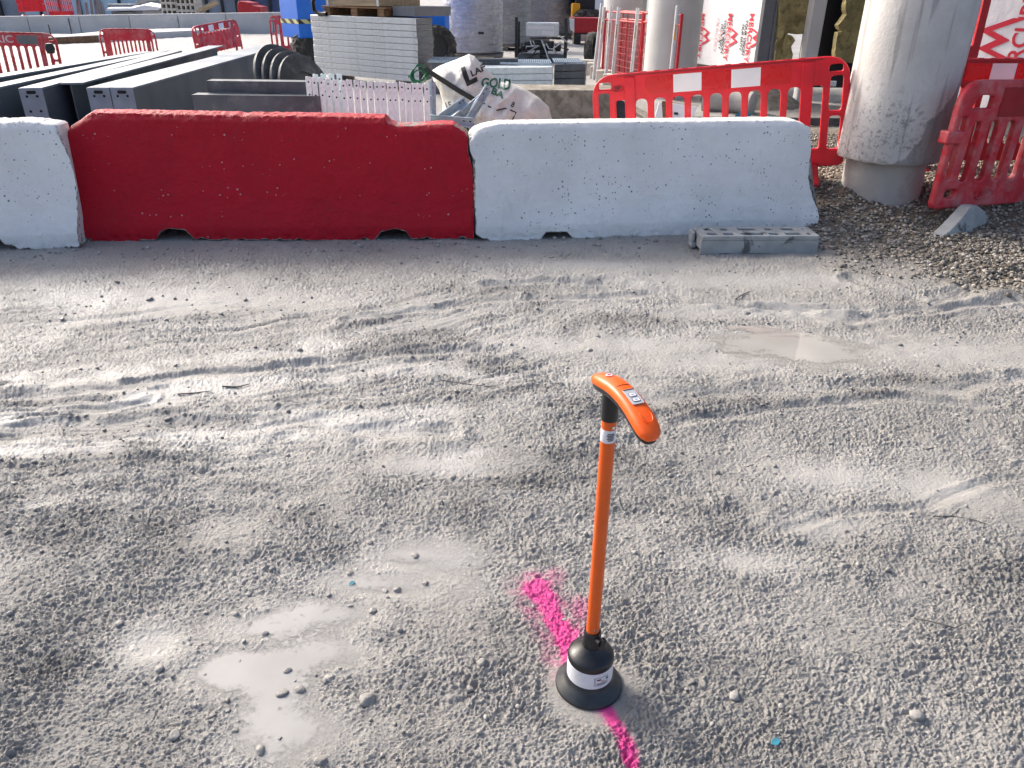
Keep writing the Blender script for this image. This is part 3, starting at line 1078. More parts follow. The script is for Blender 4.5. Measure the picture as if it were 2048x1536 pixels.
# larger lumps lying in and beside the near puddle
lumps = [(770, 1180, .013), (795, 1178, .018), (700, 1210, .012), (545, 1140, .014), (530, 1265, .016), (575, 1340, .015), (565, 1385, .022), (600, 1378, .018),
         (590, 1360, .008), (660, 1355, .018), (650, 1360, .013), (455, 1400, .011), (455, 1420, .010), (425, 1430, .012), (410, 1347, .008), (380, 1380, .008),
         (500, 1245, .010), (830, 1110, .02), (700, 1145, .016), (745, 1220, .015), (800, 1260, .012), (480, 1320, .009), (735, 1400, .026), (520, 1500, .020),
         (640, 1520, .022), (350, 1470, .018), (470, 1460, .012), (560, 1475, .010), (680, 1335, .008), (740, 1085, .014), (850, 1165, .014), (400, 1290, .012),
         (1060, 955, .016), (975, 955, .018), (905, 955, .020), (880, 1010, .018), (1120, 970, .016), (1835, 1430, .022), (1545, 985, .017), (1570, 1010, .012),
         (1470, 1390, .02), (300, 600, .03), (235, 568, .022), (555, 812, .022), (335, 835, .02), (250, 600, .018), (125, 640, .018), (600, 700, .02), (490, 600, .018),
         (1495, 625, .022), (1740, 590, .02), (965, 1330, .018), (940, 1380, .012), (1180, 700, .02), (1350, 640, .022), (1800, 690, .02), (320, 1340, .014), (240, 1250, .016)]
pp = []
for a, b, s in lumps:
    g = gnd(a, b)
    pp.append((g.x, g.y, max(hz(g.x, g.y), -0.006)))
o = scatter("mud_lumps", M['clod'], pp, [s * (.85 if abs(a - 600) < 330 and b > 1080 else .85) for a, b, s in lumps], P3, 0.6, 0.5, list(0.15 + 0.45 * rng.random(len(pp))), 6)
tag(o, "fist-size and smaller grey lumps of mud and stone on the wet ground", "mud lumps", kind='stuff')
# gravel bank
n = 90000
gy = 4.0 + 6.5 * rng.random(n) ** 1.3
gx = 1.5 + 6.0 * rng.random(n)
ok = np.abs(gx) < gy * 0.63 + 0.7
gx, gy = gx[ok], gy[ok]
zz, _, _, _, gm = terrain(gx, gy, False)
keep = rng.random(len(gx)) < (gm ** 1.5) * np.clip(1.25 - (gy - 4) * 0.13, 0.25, 1) * 0.85
gx, gy, zz = gx[keep][:24000], gy[keep][:24000], zz[keep][:24000]
sz = 0.0075 + 0.012 * rng.random(len(gx)) ** 2.4
tone = np.clip(rng.random(len(gx)) ** 1.7, 0, 1)
o = scatter("gravel", M['gravel'], np.stack([gx, gy, zz + 0.006 * rng.random(len(gx))], 1), sz, P1, 0.7, 0.25, tone, 8)
tag(o, "wet brown gravel banked round the concrete column", "gravel", kind='stuff')
n = 260
sx_ = -3.4 + 6.2 * rng.random(n)
sy_ = 5.2 + 0.12 * (sx_ + 1.5) + 0.25 * rng.random(n)
zz = terrain(sx_, sy_, False)[0]
o = scatter("barrier_rubble", M['clod'], np.stack([sx_, sy_, zz], 1), 0.006 + 0.016 * rng.random(n) ** 3, P1, 0.7, 0.3, None, 9)
tag(o, "small stones and mud crumbs along the foot of the concrete blocks", "rubble", kind='stuff')

# twigs pressed in the mud
twigs = [("thin dark twig lying left of the bright mud band", [(880, 762), (920, 768), (960, 774), (1000, 778)], .004),
         ("bent muddy twig with a fork at the right edge of the mud", [(1830, 1232), (1870, 1244), (1910, 1252), (1935, 1246)], .004),
         ("long muddy stem lying at the upper right of the near mud", [(1865, 1035), (1900, 1034), (1940, 1042), (1975, 1053)], .004),
         ("straight wet stick half buried left of the puddle tracks", [(355, 789), (390, 787), (425, 786)], .006),
         ("dark bent stick beside a clod in the wheel tracks", [(445, 778), (475, 776), (500, 768)], .007),
         ("short twig in the mud under the right hand slick", [(1850, 902), (1880, 897)], .005),
         ("pale splinter sticking out of the rut ridge", [(1472, 600), (1485, 590), (1500, 582)], .008),
         ("thin root crossing the lower right mud", [(1735, 1497), (1775, 1500)], .003)]
for lb, pts, r in twigs:
    b = MB()
    w = []
    for a, c in pts:
        g = gnd(a, c)
        w.append((g.x, g.y, hz(g.x, g.y) + r * 0.8))
    r *= 0.6
    b.path(w, [r] + [r * 0.9] * (len(w) - 2) + [r * 0.5], 6)
    if len(pts) > 3:
        p = Vector(w[1])
        b.path([p, p + Vector((.03, .02, .004)), p + Vector((.055, .045, .002))], r * 0.6, 5)
    tag(b.build("twig", M['twig']), lb, "twig", "twigs pressed into the mud")
for lb, (a, c), r in (("torn teal plastic scrap in the mud at bottom right", (1551, 1484), .011), ("pale blue plastic scrap at the rim of the milky puddle", (704, 1165), .009)):
    g = gnd(a, c)
    b = MB()
    poly = round_poly([(-1, -.5), (.2, -.8), (1, -.2), (.8, .5), (-.1, .8), (-.9, .4)], 0.2, 2)
    b.prism([(p * r * (1 + .15 * math.sin(i * 2)), q * r) for i, (p, q) in enumerate(poly)], (g.x, g.y, hz(g.x, g.y) + .003), (1, .2, .15), (-.1, 1, .35), (0, -.002, .004))
    tag(b.build("plastic_scrap", M['blue_scrap']), lb, "litter", "plastic scraps in the mud")
#--PART2--

# ------------------------------------------------------------------ marker locator
def build_locator():
    c = Vector((0.216, 1.479, -0.006))
    t = thing("marker_locator", "orange and black T-handled locator standing upright on the pink paint line", "locator", c)

    def hz_at(px, py):
        return at(px, py, c.y).z - c.z
    b = MB()
    b.lathe([(0.0, .0), (.085, .0), (.089, .003), (.0895, .008), (.087, .012), (.069, .026), (.062, .036), (.060, .044), (0, .044)], c, 64)
    b.build("base_flange", M['black_mud'], t)
    b = MB()
    b.lathe([(0, .044), (.0585, .044), (.0590, .050), (.0590, .096), (.0605, .100), (.0610, .109), (.0600, .115), (.0565, .120), (.050, .124),
             (.038, .133), (.029, .141), (.0255, .146), (0, .146)], c, 64)
    body = b.build("sensor_housing", M['black'], t)
    b = MB()
    b.lathe([(.0592, .0455), (.0606, .0465), (.0606, .0975), (.0592, .0985)], c, 64)
    band = b.build("label_band", M['sticker'], t)
    # small rating plate on the band
    fr = math.radians(-66)

    def on_band(w, h, z0, da, mt, nm, par, r=.0609):
        bb = MB()
        k = 10
        vs, fs = [], []
        for i in range(k + 1):
            a = fr + da + (i / k - .5) * w / r
            for z in (z0 - h / 2, z0 + h / 2):
                vs.append((c.x + r * math.cos(a), c.y + r * math.sin(a), c.z + z))
        for i in range(k):
            fs.append((2 * i, 2 * i + 2, 2 * i + 3, 2 * i + 1))
        bb.add(vs, fs)
        return bb.build(nm, M[mt], par)
    on_band(.042, .030, .072, 0, 'sticker_grey', 'rating_plate', band)
    on_band(.034, .016, .076, 0.02, 'sticker', 'plate_field', band, .0612)
    on_band(.012, .005, .0785, -.12, 'ink', 'printed_mark', band, .0615)
    on_band(.007, .007, .0770, .28, 'ink', 'printed_mark', band, .0615)
    on_band(.010, .003, .0725, .05, 'ink_red', 'printed_mark', band, .0615)
    for k in range(3):
        on_band(.030 - .004 * k, .0013, .0652 - .003 * k, .02, 'ink_grey', 'printed_line', band, .0612)
    b = MB()
    zt = hz_at(1190, 1268) + .014
    b.lathe([(.0, .140), (.0248, .140), (.0238, .152), (.0222, zt - .004), (.021, zt), (0, zt)], c, 40)
    b.build("collar", M['black'], t)
    # wing knob on the collar
    b = MB()
    a = math.radians(-58)
    d = Vector((math.cos(a), math.sin(a), 0))
    s = Vector((-d.y, d.x, 0))
    p = c + Vector((0, 0, .176))
    b.tube(p + d * .018, p + d * .036, .0105, 12)
    b.beam(p + d * .036 - s * .002 - Vector((0, 0, .017)), p + d * .040 + s * .006 + Vector((0, 0, .017)), .016, .010, s)
    b.build("clamp_knob", M['black'], t, bevel=.002)
    b = MB()
    b.tube(p - d * .018 + s * .008, p - d * .036 + s * .008, .006, 10)
    b.build("clamp_screw", M['black'], t)
    ztop = hz_at(1208, 838)
    b = MB()
    b.lathe([(0, zt - .01), (  .0168, zt - .01), (.0168, ztop + .01), (0, ztop + .01)], c, 40)
    b.build("pole", M['orange_pole'], t)
    for z, ang in ((zt + .012, -70), (ztop - .014, -62)):
        a = math.radians(ang)
        d = Vector((math.cos(a), math.sin(a), 0))
        b = MB()
        b.tube(c + d * .0160 + Vector((0, 0, z)), c + d * .0182 + Vector((0, 0, z)), .0042, 14)
        b.build("screw", M['steel'], t)
    z1, z0 = hz_at(1208, 855), hz_at(1208, 880)
    b = MB()
    b.lathe([(.0169, z0), (.0173, z0 + .001), (.0173, z1 - .001), (.0169, z1)], c, 40)
    st = b.build("pole_sticker", M['sticker'], t)
    for k in range(5):
        a = math.radians(-85)
        b = MB()
        vs = []
        zz = z1 - .008 - k * (z1 - z0 - .012) / 5
        wd = (.9, 1.1, .8, 1.0, .7)[k]
        for i in range(7):
            an = a + .15 + (i / 6 - .5) * wd
            for q in (zz - .0016, zz + .0016):
                vs.append((c.x +   .0176 * math.cos(an), c.y +   .0176 * math.sin(an), c.z + q))
        b.add(vs, [(2 * i, 2 * i + 2, 2 * i + 3, 2 * i + 1) for i in range(6)])
        b.build("printed_line", M['ink_grey'], st)
    # T handle: swept along a drooping arc over the pole
    path = [Vector(v) for v in ((.183, 1.530, .884), (.190, 1.520, .890), (.200, 1.503, .8955), (.214, 1.475, .901), (.228, 1.445, .9035), (.242, 1.413, .901),
                                (.255, 1.382, .895), (.267, 1.352, .886), (.278, 1.324, .875), (.287, 1.300, .862), (.293, 1.284, .853), (.2965, 1.274, .847))]
    path = path[:4] + [path[3] + Vector(((q - path[3]).x * .82, (q - path[3]).y * .82, (q - path[3]).z * .78)) for q in path[4:]]
    scl = [.35, .72, .93, 1, 1, 1, 1.0, 1.03, 1.05, 1.0, .80, .36]

    def sweep(sec, k=1.0, dz=0.0, name="", mt=None, i0=0, i1=None):
        bb = MB()
        vs = []
        P = path[i0:i1]
        m = len(sec)
        for j, p in enumerate(P):
            i = j + i0
            tg = (path[min(i + 1, len(path) - 1)] - path[max(i - 1, 0)]).normalized()
            sd = tg.cross(Vector((0, 0, 1))).normalized()
            up = sd.cross(tg)
            for q, w in sec:
                vs.append(p + sd * q * 1.06 * scl[i] * k + up * (w * (0.45 + .55 * scl[i]) * k * 1.05 + dz))
        fs = []
        for j in range(len(P) - 1):
            for q in range(m):
                fs.append((j * m + q, j * m + (q + 1) % m, (j + 1) * m + (q + 1) % m, (j + 1) * m + q))
        fs += [tuple(range(m - 1, -1, -1)), tuple(range((len(P) - 1) * m, len(P) * m))]
        bb.add(vs, fs)
        o = bb.build(name, M[mt], t)
        md = o.modifiers.new("soft", 'SUBSURF')
        md.levels = md.render_levels = 2
        return o
    top = [(-.0245, -.008), (-.0250, .000), (-.0235, .009), (-.017, .0150), (0, .0172), (.017, .0150), (.0235, .009), (.0250, .000), (.0245, -.008), (0, -.008)]
    low = [(-.0225, -.001), (-.0228, -.012), (-.019, -.021), (-.010, -.0245), (.010, -.0245), (.019, -.021), (.0228, -.012), (.0225, -.001)]
    shell = sweep(top, name="handle_cover", mt='orange')
    sweep(low, .985, 0, "handle_grip", 'black')
    b = MB()
    zn = path[3].z - .012 - c.z
    b.lathe([(0, ztop), (.0185, ztop), (.0190, ztop + .004), (.0195, zn - .010), (.0215, zn), (0, zn)], c, 40)
    b.build("handle_neck", M['black'], t)

    def frame(i, lift):
        tg = (path[i + 1] - path[i - 1]).normalized()
        sd = tg.cross(Vector((0, 0, 1))).normalized()
        up = sd.cross(tg)
        # x = across (towards the reader's right), y = up the handle, z = out
        m = Matrix((-sd * -1, -tg, up)).transposed().to_4x4() if False else Matrix((-sd, -tg, -sd.cross(tg) * -1)).transposed().to_4x4()
        m.translation = path[i] + up * lift
        return m
    # control panel
    m6 = frame(6, .0181)
    b = MB()
    pts = round_poly(rect(-.0135, .0135, -.024, .024), .003, 3)
    b.prism(pts, m6 @ Vector((0, 0, -.001)), m6.col[0].to_3d(), m6.col[1].to_3d(), m6.col[2].to_3d() * .0018)
    panel = b.build("control_panel", M['sticker_grey'], shell)
    for y0 in (.004, -.012):
        b = MB()
        b.prism(round_poly(rect(-.0085, .0085, y0 - .0060, y0 + .0060), .003, 3), m6 @ Vector((0, 0, .001)), m6.col[0].to_3d(), m6.col[1].to_3d(), m6.col[2].to_3d() * .0007)
        bt = b.build("button", M['ink_grey'], panel) if False else b.build("button_rim", M['ink_grey'], shell)
        b = MB()
        b.prism(round_poly(rect(-.0073, .0073, y0 - .0048, y0 + .0048), .0025, 3), m6 @ Vector((0, 0, .0016)), m6.col[0].to_3d(), m6.col[1].to_3d(), m6.col[2].to_3d() * .0006)
        b.build("button", M['sticker'], shell)
        b = MB()
        b.prism(rect(-.003, .003, y0 - .0007, y0 + .0007), m6 @ Vector((0, 0, .0021)), m6.col[0].to_3d(), m6.col[1].to_3d(), m6.col[2].to_3d() * .0004)
        b.build("button_mark", M['ink_grey'], shell)
    b = MB()
    b.prism(rect(-.0125, .0125, .0205, .0228), m6 @ Vector((0, 0, .0008)), m6.col[0].to_3d(), m6.col[1].to_3d(), m6.col[2].to_3d() * .0006)
    b.build("panel_edge", M['ink'], shell)
    # thumb pad, oval ring, and the round emblem at the far end
    m8 = frame(8, .0186)
    ring = [m8 @ Vector((.0125 * math.cos(a), .018 * math.sin(a), .0004)) for a in [i * math.pi / 20 for i in range(-23, 4)]]
    b = MB()
    b.path(ring, .0011, 6)
    b.build("thumb_pad_rim", M['orange'], shell)
    m2 = frame(3, .0175)
    b = MB()
    b.prism([(.0075 * math.cos(i * math.pi / 12), .0075 * math.sin(i * math.pi / 12)) for i in range(24)], m2 @ Vector((0, .01, 0)), m2.col[0].to_3d(), m2.col[1].to_3d(), m2.col[2].to_3d() * .0012)
    b.build("emblem", M['sticker'], shell)
    b = MB()
    b.prism([(.0042 * math.cos(i * math.pi / 8), .0042 * math.sin(i * math.pi / 8)) for i in range(16)], m2 @ Vector((0, .01, .0008)), m2.col[0].to_3d(), m2.col[1].to_3d(), m2.col[2].to_3d() * .0009)
    b.build("emblem_mark", M['ink_red'], shell)
    # seam across the cover
    tg = (path[5] - path[4]).normalized()
    sd = tg.cross(Vector((0, 0, 1))).normalized()
    up = sd.cross(tg)
    pc = (path[4] + path[5]) / 2
    b = MB()
    b.path([pc + sd * (.0252 * math.cos(a)) + up * (  .0176 * math.sin(a) ** .8 + .0004) for a in [math.pi * i / 14 for i in range(15)]], .0006, 5)
    b.build("cover_seam", M['black'], shell)


build_locator()


# ------------------------------------------------------------------ painted concrete blocks
def interp(pts):
    xs = [p[0] for p in pts]
    ys = [p[1] for p in pts]
    return lambda v: np.interp(v, xs, ys)


def concrete_block(name, label, material, bl, br, top, bot, left, right, seed, chips=1.0):
    """a cast road block: toe corners bl, br on the ground (px); outline px of its face gives every chip"""
    o, e = gnd(*bl), gnd(*br)
    ax = (e - o)
    L = ax.length
    ax.normalize()
    nv = Vector((-ax.y, ax.x, 0))

    def prof(z):
        return float(np.interp(z, [0, .10, .26, .40, .85], [0, .006, .055, .085, .165]))

    def inv(px, py):
        r = Vector(ray(px, py))
        cc = Vector(_c) - o
        z = .4
        for _ in range(25):
            tt = (prof(z) - cc.dot(nv)) / r.dot(nv)
            q = cc + r * tt
            z = q.z
        return q.dot(ax), z
    T = sorted(inv(*p) for p in top)
    B = sorted(inv(*p) for p in bot)
    Lf = sorted((z, s) for s, z in (inv(*p) for p in left))
    Rt = sorted((z, s) for s, z in (inv(*p) for p in right))
    ft, fb, fl, fr = interp(T), interp(B), interp(Lf), interp(Rt)
    NU, NF, NT, NB = 300, 74, 14, 10
    zt0 = max(z for _, z in T)
    uu = np.linspace(0, 1, NU)
    uu = uu + 0.0
    V = np.zeros((NU, NF + NT + NB, 3))
    chip = np.zeros((NU, NF + NT + NB))
    r2 = np.random.default_rng(seed)
    for iu, u in enumerate(uu):
        for k in range(NF):
            t = k / (NF - 1)
            z0 = t * zt0
            s = fl(z0) + u * (fr(z0) - fl(z0))
            zb, zt = fb(s), ft(s)
            z = zb + (zt - zb) * t
            V[iu, k] = (s, prof(z), z)
            V[iu, k, 1] += 0.02 * max(0, t - .955) / .045 * 1.2          # rounded top arris
            ed = min(abs(s - fl(z0)), abs(s - fr(z0)))
            chip[iu, k] = max(0.64 * math.exp(-max(z - zb, 0) / .024), .54 * math.exp(-ed / .016), .40 * math.exp(-max(zt - z, 0) / .02), .55 * min(1, max(0, (zt0 - zt) / .05)) * math.exp(-max(zt - z, 0) / .02))
        s = V[iu, NF - 1, 0]
        zt = ft(s)
        y0 = V[iu, NF - 1, 1]
        for k in range(NT):
            t = (k + 1) / NT
            V[iu, NF + k] = (s, y0 + .19 * t, zt + .010 * math.sin(math.pi * t) * (1 if zt > zt0 - .03 else .3))
            chip[iu, NF + k] = .55 * min(1, max(0, (zt0 - zt - .02) / .06))
        for k in range(NB):
            t = (k + 1) / NB
            V[iu, NF + NT + k] = (s, y0 + .20 + .10 * t, zt * (1 - t) + 0.0 * t)
    P = V.reshape(-1, 3)
    amp = 0.0035
    big = 0.010
    du = perlin(P[:, 0] * 7 + seed, P[:, 2] * 7 + P[:, 1] * 5, 81) * amp + perlin(P[:, 0] * 22, P[:, 2] * 22 + P[:, 1] * 9, 82) * amp * .6
    P[:, 1] -= du
    topm = sstep(zt0 - .07, zt0, P[:, 2])
    P[:, 2] += topm * (perlin(P[:, 0] * 26, P[:, 1] * 26 + seed, 83) * .006 + perlin(P[:, 0] * 70, P[:, 1] * 60, 84) * .003) * chips
    P[:, 1] -= topm * (np.abs(perlin(P[:, 0] * 18, P[:, 1] * 8 + P[:, 2] * 14, 85)) - .3) * .012 * chips
    P[:, 0] += perlin(P[:, 2] * 20 + seed, P[:, 1] * 12, 86) * .005 * (sstep(.08, 0, P[:, 0]) + sstep(L - .08, L, P[:, 0]))
    lowm = sstep(.07, .0, P[:, 2]) * (P[:, 1] < .1)
    P[:, 2] += lowm * np.maximum(0, perlin(P[:, 0] * 11 + seed, P[:, 2] * 3, 87) + .35 * perlin(P[:, 0] * 34, P[:, 2] * 3, 88) - .1) * .035
    P[:, 1] += lowm * np.maximum(0, perlin(P[:, 0] * 16 + seed * 2, P[:, 2] * 20, 89)) * .022
    n1, n2 = V.shape[:2]
    idx = np.arange(n1 * n2).reshape(n1, n2)
    fs = np.stack([idx[:-1, :-1], idx[1:, :-1], idx[1:, 1:], idx[:-1, 1:]], -1).reshape(-1, 4).tolist()
    fs += [idx[0, :].tolist(), idx[-1, ::-1].tolist()]
    fs += [[int(idx[i, 0]), int(idx[i, -1]), int(idx[i + 1, -1]), int(idx[i + 1, 0])] for i in range(n1 - 1)]
    t = Matrix((ax, nv, Vector((0, 0, 1)))).transposed().to_4x4()
    t.translation = o
    me = bpy.data.meshes.new(name)
    me.from_pydata(P.tolist(), [], fs)
    a = me.attributes.new("chip", 'FLOAT', 'POINT')
    a.data.foreach_set('value', np.clip(chip, 0, 1).ravel().astype(np.float32))
    me.polygons.foreach_set('use_smooth', [True] * len(me.polygons))
    me.set_sharp_from_angle(angle=math.radians(50))
    ob = link_mesh(name, me, material)
    ob.matrix_world = t
    W[ob.name] = t
    tag(ob, label, "concrete barrier", "painted concrete road blocks")
    return ob


concrete_block("concrete_barrier", "white painted concrete block cut off at the photo's edge beside the red one", M['white_conc'],
               (-330, 508), (160, 496), [(-330, 240), (0, 246), (40, 244), (80, 247), (104, 250), (122, 262), (136, 285), (150, 330)],
               [(-330, 500), (-60, 470), (0, 479), (9, 490), (40, 499), (100, 500), (158, 494)],
               [(-330, 240), (-330, 500)], [(110, 250), (133, 282), (147, 330), (153, 400), (158, 494)], 3, 1.3)
concrete_block("concrete_barrier", "red painted concrete block with chipped top corners between two white ones", M['red_conc'],
               (162, 483), (948, 480), [(128, 272), (140, 252), (165, 236), (180, 227), (260, 228), (470, 232), (482, 235), (492, 233), (560, 233), (690, 235), (768, 237), (776, 247), (792, 253), (830, 253),
                                         (880, 249), (906, 250), (930, 266), (944, 290)],
               [(162, 482), (240, 484), (311, 481), (320, 464), (334, 457), (370, 460), (378, 468), (392, 480), (470, 480), (590, 481), (597, 476), (608, 482), (750, 480), (762, 464), (790, 457), (812, 463), (822, 478), (946, 479)],
               [(128, 272), (133, 300), (143, 320), (150, 350), (156, 400), (160, 440), (164, 482)], [(936, 270), (944, 290), (946, 340), (948, 480)], 4)
concrete_block("concrete_barrier", "long white painted concrete block standing in front of the bulk bag", M['white_conc'],
               (955, 482), (1638, 462), [(940, 276), (952, 262), (970, 255), (1000, 249), (1200, 246), (1400, 244), (1560, 242), (1592, 243), (1610, 249), (1624, 256), (1630, 270)],
               [(950, 468), (964, 477), (1000, 487), (1030, 489), (1078, 487), (1086, 474), (1092, 465), (1134, 464), (1142, 474), (1150, 483), (1250, 481), (1262, 476), (1380, 474), (1500, 468), (1636, 458)],
               [(939, 280), (949, 310), (950, 350), (951, 420), (953, 470)], [(1622, 256), (1624, 280), (1619, 330), (1618, 352), (1626, 385), (1635, 415), (1638, 440), (1633, 458)], 5, .3)


# ------------------------------------------------------------------ hollow fence foot lying in front of the white block
def fence_foot():
    a, b_ = gnd(1400, 508), gnd(1634, 507)
    ax = (b_ - a)
    L = ax.length
    m = frame_from((a.x, a.y, hz(a.x, a.y) * .3 - .004), ax, (0, 0, 1))
    t = thing("ballast_block", "grey hollow plastic fence foot lying on the mud against the white block", "fence foot", mtx=m)
    D, Hh = .25, .135
    lp = [round_poly(rect(0, L, 0, D), .02, 3)]
    for i, (x0, x1) in enumerate(((.05, .13), (.17, .25), (.30, .46), (.50, .58), (.62, .74), (.78, L - .04))):
        lp.append(round_poly(rect(x0, x1, .035, .085), .012, 2))
        lp.append(round_poly(rect(x0 + .01, x1 - .01, .15, .205), .012, 2))
    me = sheet_mesh("top_deck", lp, .03, .004, Matrix.Translation((0, 0, Hh - .015)) @ Matrix.Rotation(math.radians(-90), 4, 'X'))
    link_mesh("top_deck", me, M['foot'], t)
    sb = MB()
    w = MB()
    for x0, x1 in ((.0, .03), (L - .035, L)):
        w.box(x0 + .002, x1 - .002, .03, D - .03, 0.03, Hh - .031, m)
    w.box(.01, L - .01, D - .035, D - .006, 0.0, Hh - .031, m)
    w.build("side_rib", M['foot'], t, bevel=.006)
    lp = [round_poly([(0, .0), (.12, .0), (.15, .008), (L * .62, .008), (L * .65, 0), (L, 0), (L, Hh - .031), (0, Hh - .031)], .006, 2)]
    me = sheet_mesh("front_face", lp, .03, .004, Matrix.Translation((0, .018, 0)))
    link_mesh("front_face", me, M['foot'], t)
    w = MB()
    w.box(-.035, .004, .13, .23, .012, .05, m)
    w.box(-.035, -.01, .13, .23, .052, Hh - .006, m)
    w.build("end_lug", M['foot'], t, bevel=.008)


fence_foot()


# ------------------------------------------------------------------ red plastic road barriers
def road_barrier(label, o, xdir, L=2.0, H=.87, mt='red', panels=True, nmid=9, kind='ladder', grey=False, feet=(.25, .75), foot_h=.18,
                 group="red plastic road barriers", logo=None, detail=True, lift=(0, 0, 1)):
    m = frame_from(o, xdir, lift)
    t = thing("road_barrier", label, "road barrier", mtx=m, group=group)
    I = Matrix.Identity(4)
    s = L / 2.33
    outer = round_poly([(0, 0), (L, 0), (L, H), (0, H)], [.05, .05, .20, .20], 7)
    loops = [outer]
    zb, zs, band = .17 * H, .752 * H, .77 * H

    def slot(x0, x1, z0, z1, r=None):
        loops.append(round_poly(rect(x0, x1, z0, z1), r or (x1 - x0) * .48, 4))
    if kind == 'ladder':
        for sgn in (0, 1):
            f = (lambda v: v) if sgn == 0 else (lambda v: L - v)
            for a, b, z0, z1 in ((.055, .155, .16 * H, .47 * H), (.055, .165, .515 * H, .83 * H), (.225, .325, zb, zs)):
                x0, x1 = sorted((f(a * s), f(b * s)))
                slot(x0, x1, z0, z1, .03)
            x0, x1 = sorted((f(.065 * s), f(.185 * s)))
            loops.append(round_poly([(x0, .865 * H), (x1, .865 * H), (x1, .93 * H), (x0, .93 * H)], [.015, .015, .04 if sgn == 0 else .05, .05 if sgn == 0 else .04], 4))
        a, b = .415 * s, L - .415 * s
    else:
        slot(.050, .105, .24 * H, .52 * H, .025)
        slot(.060, .115, .60 * H, .73 * H, .02)
        loops.append(round_poly([(.13, .79 * H), (.33, .79 * H), (.33, .885 * H), (.18, .89 * H)], [.012, .02, .03, .07], 4))
        loops.append(round_poly(rect(.095, .20, .085 * H, .155 * H), .02, 4))
        slot(.195, .275, .22 * H, .69 * H, .038)
        a, b = .36, L - .30
    pitch = (b - a) / (nmid - .35)
    for i in range(nmid):
        x0 = a + i * pitch
        slot(x0, x0 + pitch * (.65 if kind == 'ladder' else .57), zb if kind == 'ladder' else .22 * H, zs if kind == 'ladder' else .69 * H)
    thick = .042 if kind == 'ladder' else .06
    me = sheet_mesh("panel", loops, thick, .009 if kind == 'ladder' else .016, I)
    link_mesh("panel", me, M[mt], t)
    wm = m
    if kind == 'ladder' and detail:
        for sgn in (0, 1):                      # toothed edge strips
            poly = []
            for k in range(14):
                z = .10 * H + k * .046 * H
                poly += [(.026, z), (.026, z + .014), (.009, z + .0145), (.009, z + .046 * H - .0005)]
            poly += [(.004, poly[-1][1]), (.004, .10 * H)]
            if sgn:
                poly = [(L - x, z) for x, z in poly][::-1]
            bb = MB()
            bb.prism(poly, m @ Vector((0, -.0205, 0)), m.col[0].to_3d(), m.col[2].to_3d(), m.col[1].to_3d() * -.007)
            bb.build("edge_strip", M[mt], t)
        bb = MB()
        bb.box(.22, L - .22, -.0275, -.021, H - .022, H - .006, wm)
        bb.build("top_rail", M['red_dark'], t, bevel=.002)
        poly = [(.26, H - .006)]
        for k in range(int(L / .115)):
            x = .30 + k * .115
            if x < L - .35:
                poly += [(x, H - .0005), (x, H + .004), (x + .05, H + .004), (x + .05, H - .0005)]
        poly += [(poly[-1][0] + .03, H - .006)]
        bb = MB()
        bb.prism(poly[::-1], m @ Vector((0, -.012, 0)), m.col[0].to_3d(), m.col[2].to_3d(), m.col[1].to_3d() * .024)
        bb.build("top_ridge", M['red_dark'], t)
        for x in (.415 * s - .045, L - .415 * s + .045):
            bb = MB()
            bb.box(x - .045, x + .045, -.034, -.0212, .04, H - .03, wm)
            bb.build("stiffener", M[mt], t, bevel=.006)
    if panels:
        y0 = -.0225 - (.0 if kind == 'ladder' else .009)
        k = 5
        x0, x1 = .44 * s + .06, L - .44 * s - .06
        for i in range(k):
            w = (x1 - x0) / k
            bb = MB()
            bb.box(x0 + w * i + .002, x0 + w * (i + 1) - .002, y0 - .0025, y0, .79 * H, .955 * H, wm)
            bb.build("reflective_sheet", M['reflect_white' if i % 2 else 'reflect_red'], t)
    if grey:
        bb = MB()
        bb.prism(round_poly(rect(L * .62, L * .86, .785 * H, .945 * H), .06, 4), m @ Vector((0, -.022, 0)), m.col[0].to_3d(), m.col[2].to_3d(), m.col[1].to_3d() * -.003)
        bb.build("grey_patch", M['grey_patch'], t)
    if logo:
        body, lx, lz, size, oval, lm = logo
        y1 = -.0300 - (0 if kind == 'ladder' else .008)
        tm = m @ Matrix.Translation((lx, y1, lz)) @ Matrix.Rotation(math.radians(90), 4, 'X')
        me = text_mesh("lettering", body, size, W[t.name].inverted() @ tm, size * .02, 1.15, .0008)
        link_mesh("lettering", me, M[lm], t)
        if oval:
            bb = MB()
            bb.path([tm @ Vector((size * 1.35 * math.cos(i * math.pi / 16), size * .62 * math.sin(i * math.pi / 16), 0)) for i in range(33)], size * .05, 6)
            bb.build("logo_oval", M[lm], t)
    if kind != 'ladder':
        bb = MB()
        bb.box(-.055, .10, -.050, .042, .525 * H, .625 * H, wm)
        bb.build("hinge_clip", M[mt], t, bevel=.014)
        bb = MB()
        bb.box(.40, L - .28, -.036, -.0308, .725 * H, .945 * H, wm)
        bb.build("band_face", M['red_dark'], t, bevel=.004)
    for fx in feet:
        bb = MB()
        x = fx * L
        prof_ = [(-.30, 0), (.30, 0), (.30, .03), (.14, .07), (.06, foot_h), (-.06, foot_h), (-.14, .07), (-.30, .03)]
        z0 = -foot_h + .03
        bb.prism([(q, w_ + z0) for q, w_ in prof_], m @ Vector((x - .05, 0, 0)), m.col[1].to_3d(), m.col[2].to_3d(), m.col[0].to_3d() * .10)
        bb.build("foot", M['foot' if kind != 'ladder' or foot_h > .15 else 'red_dark'], t, bevel=.012)
    return t


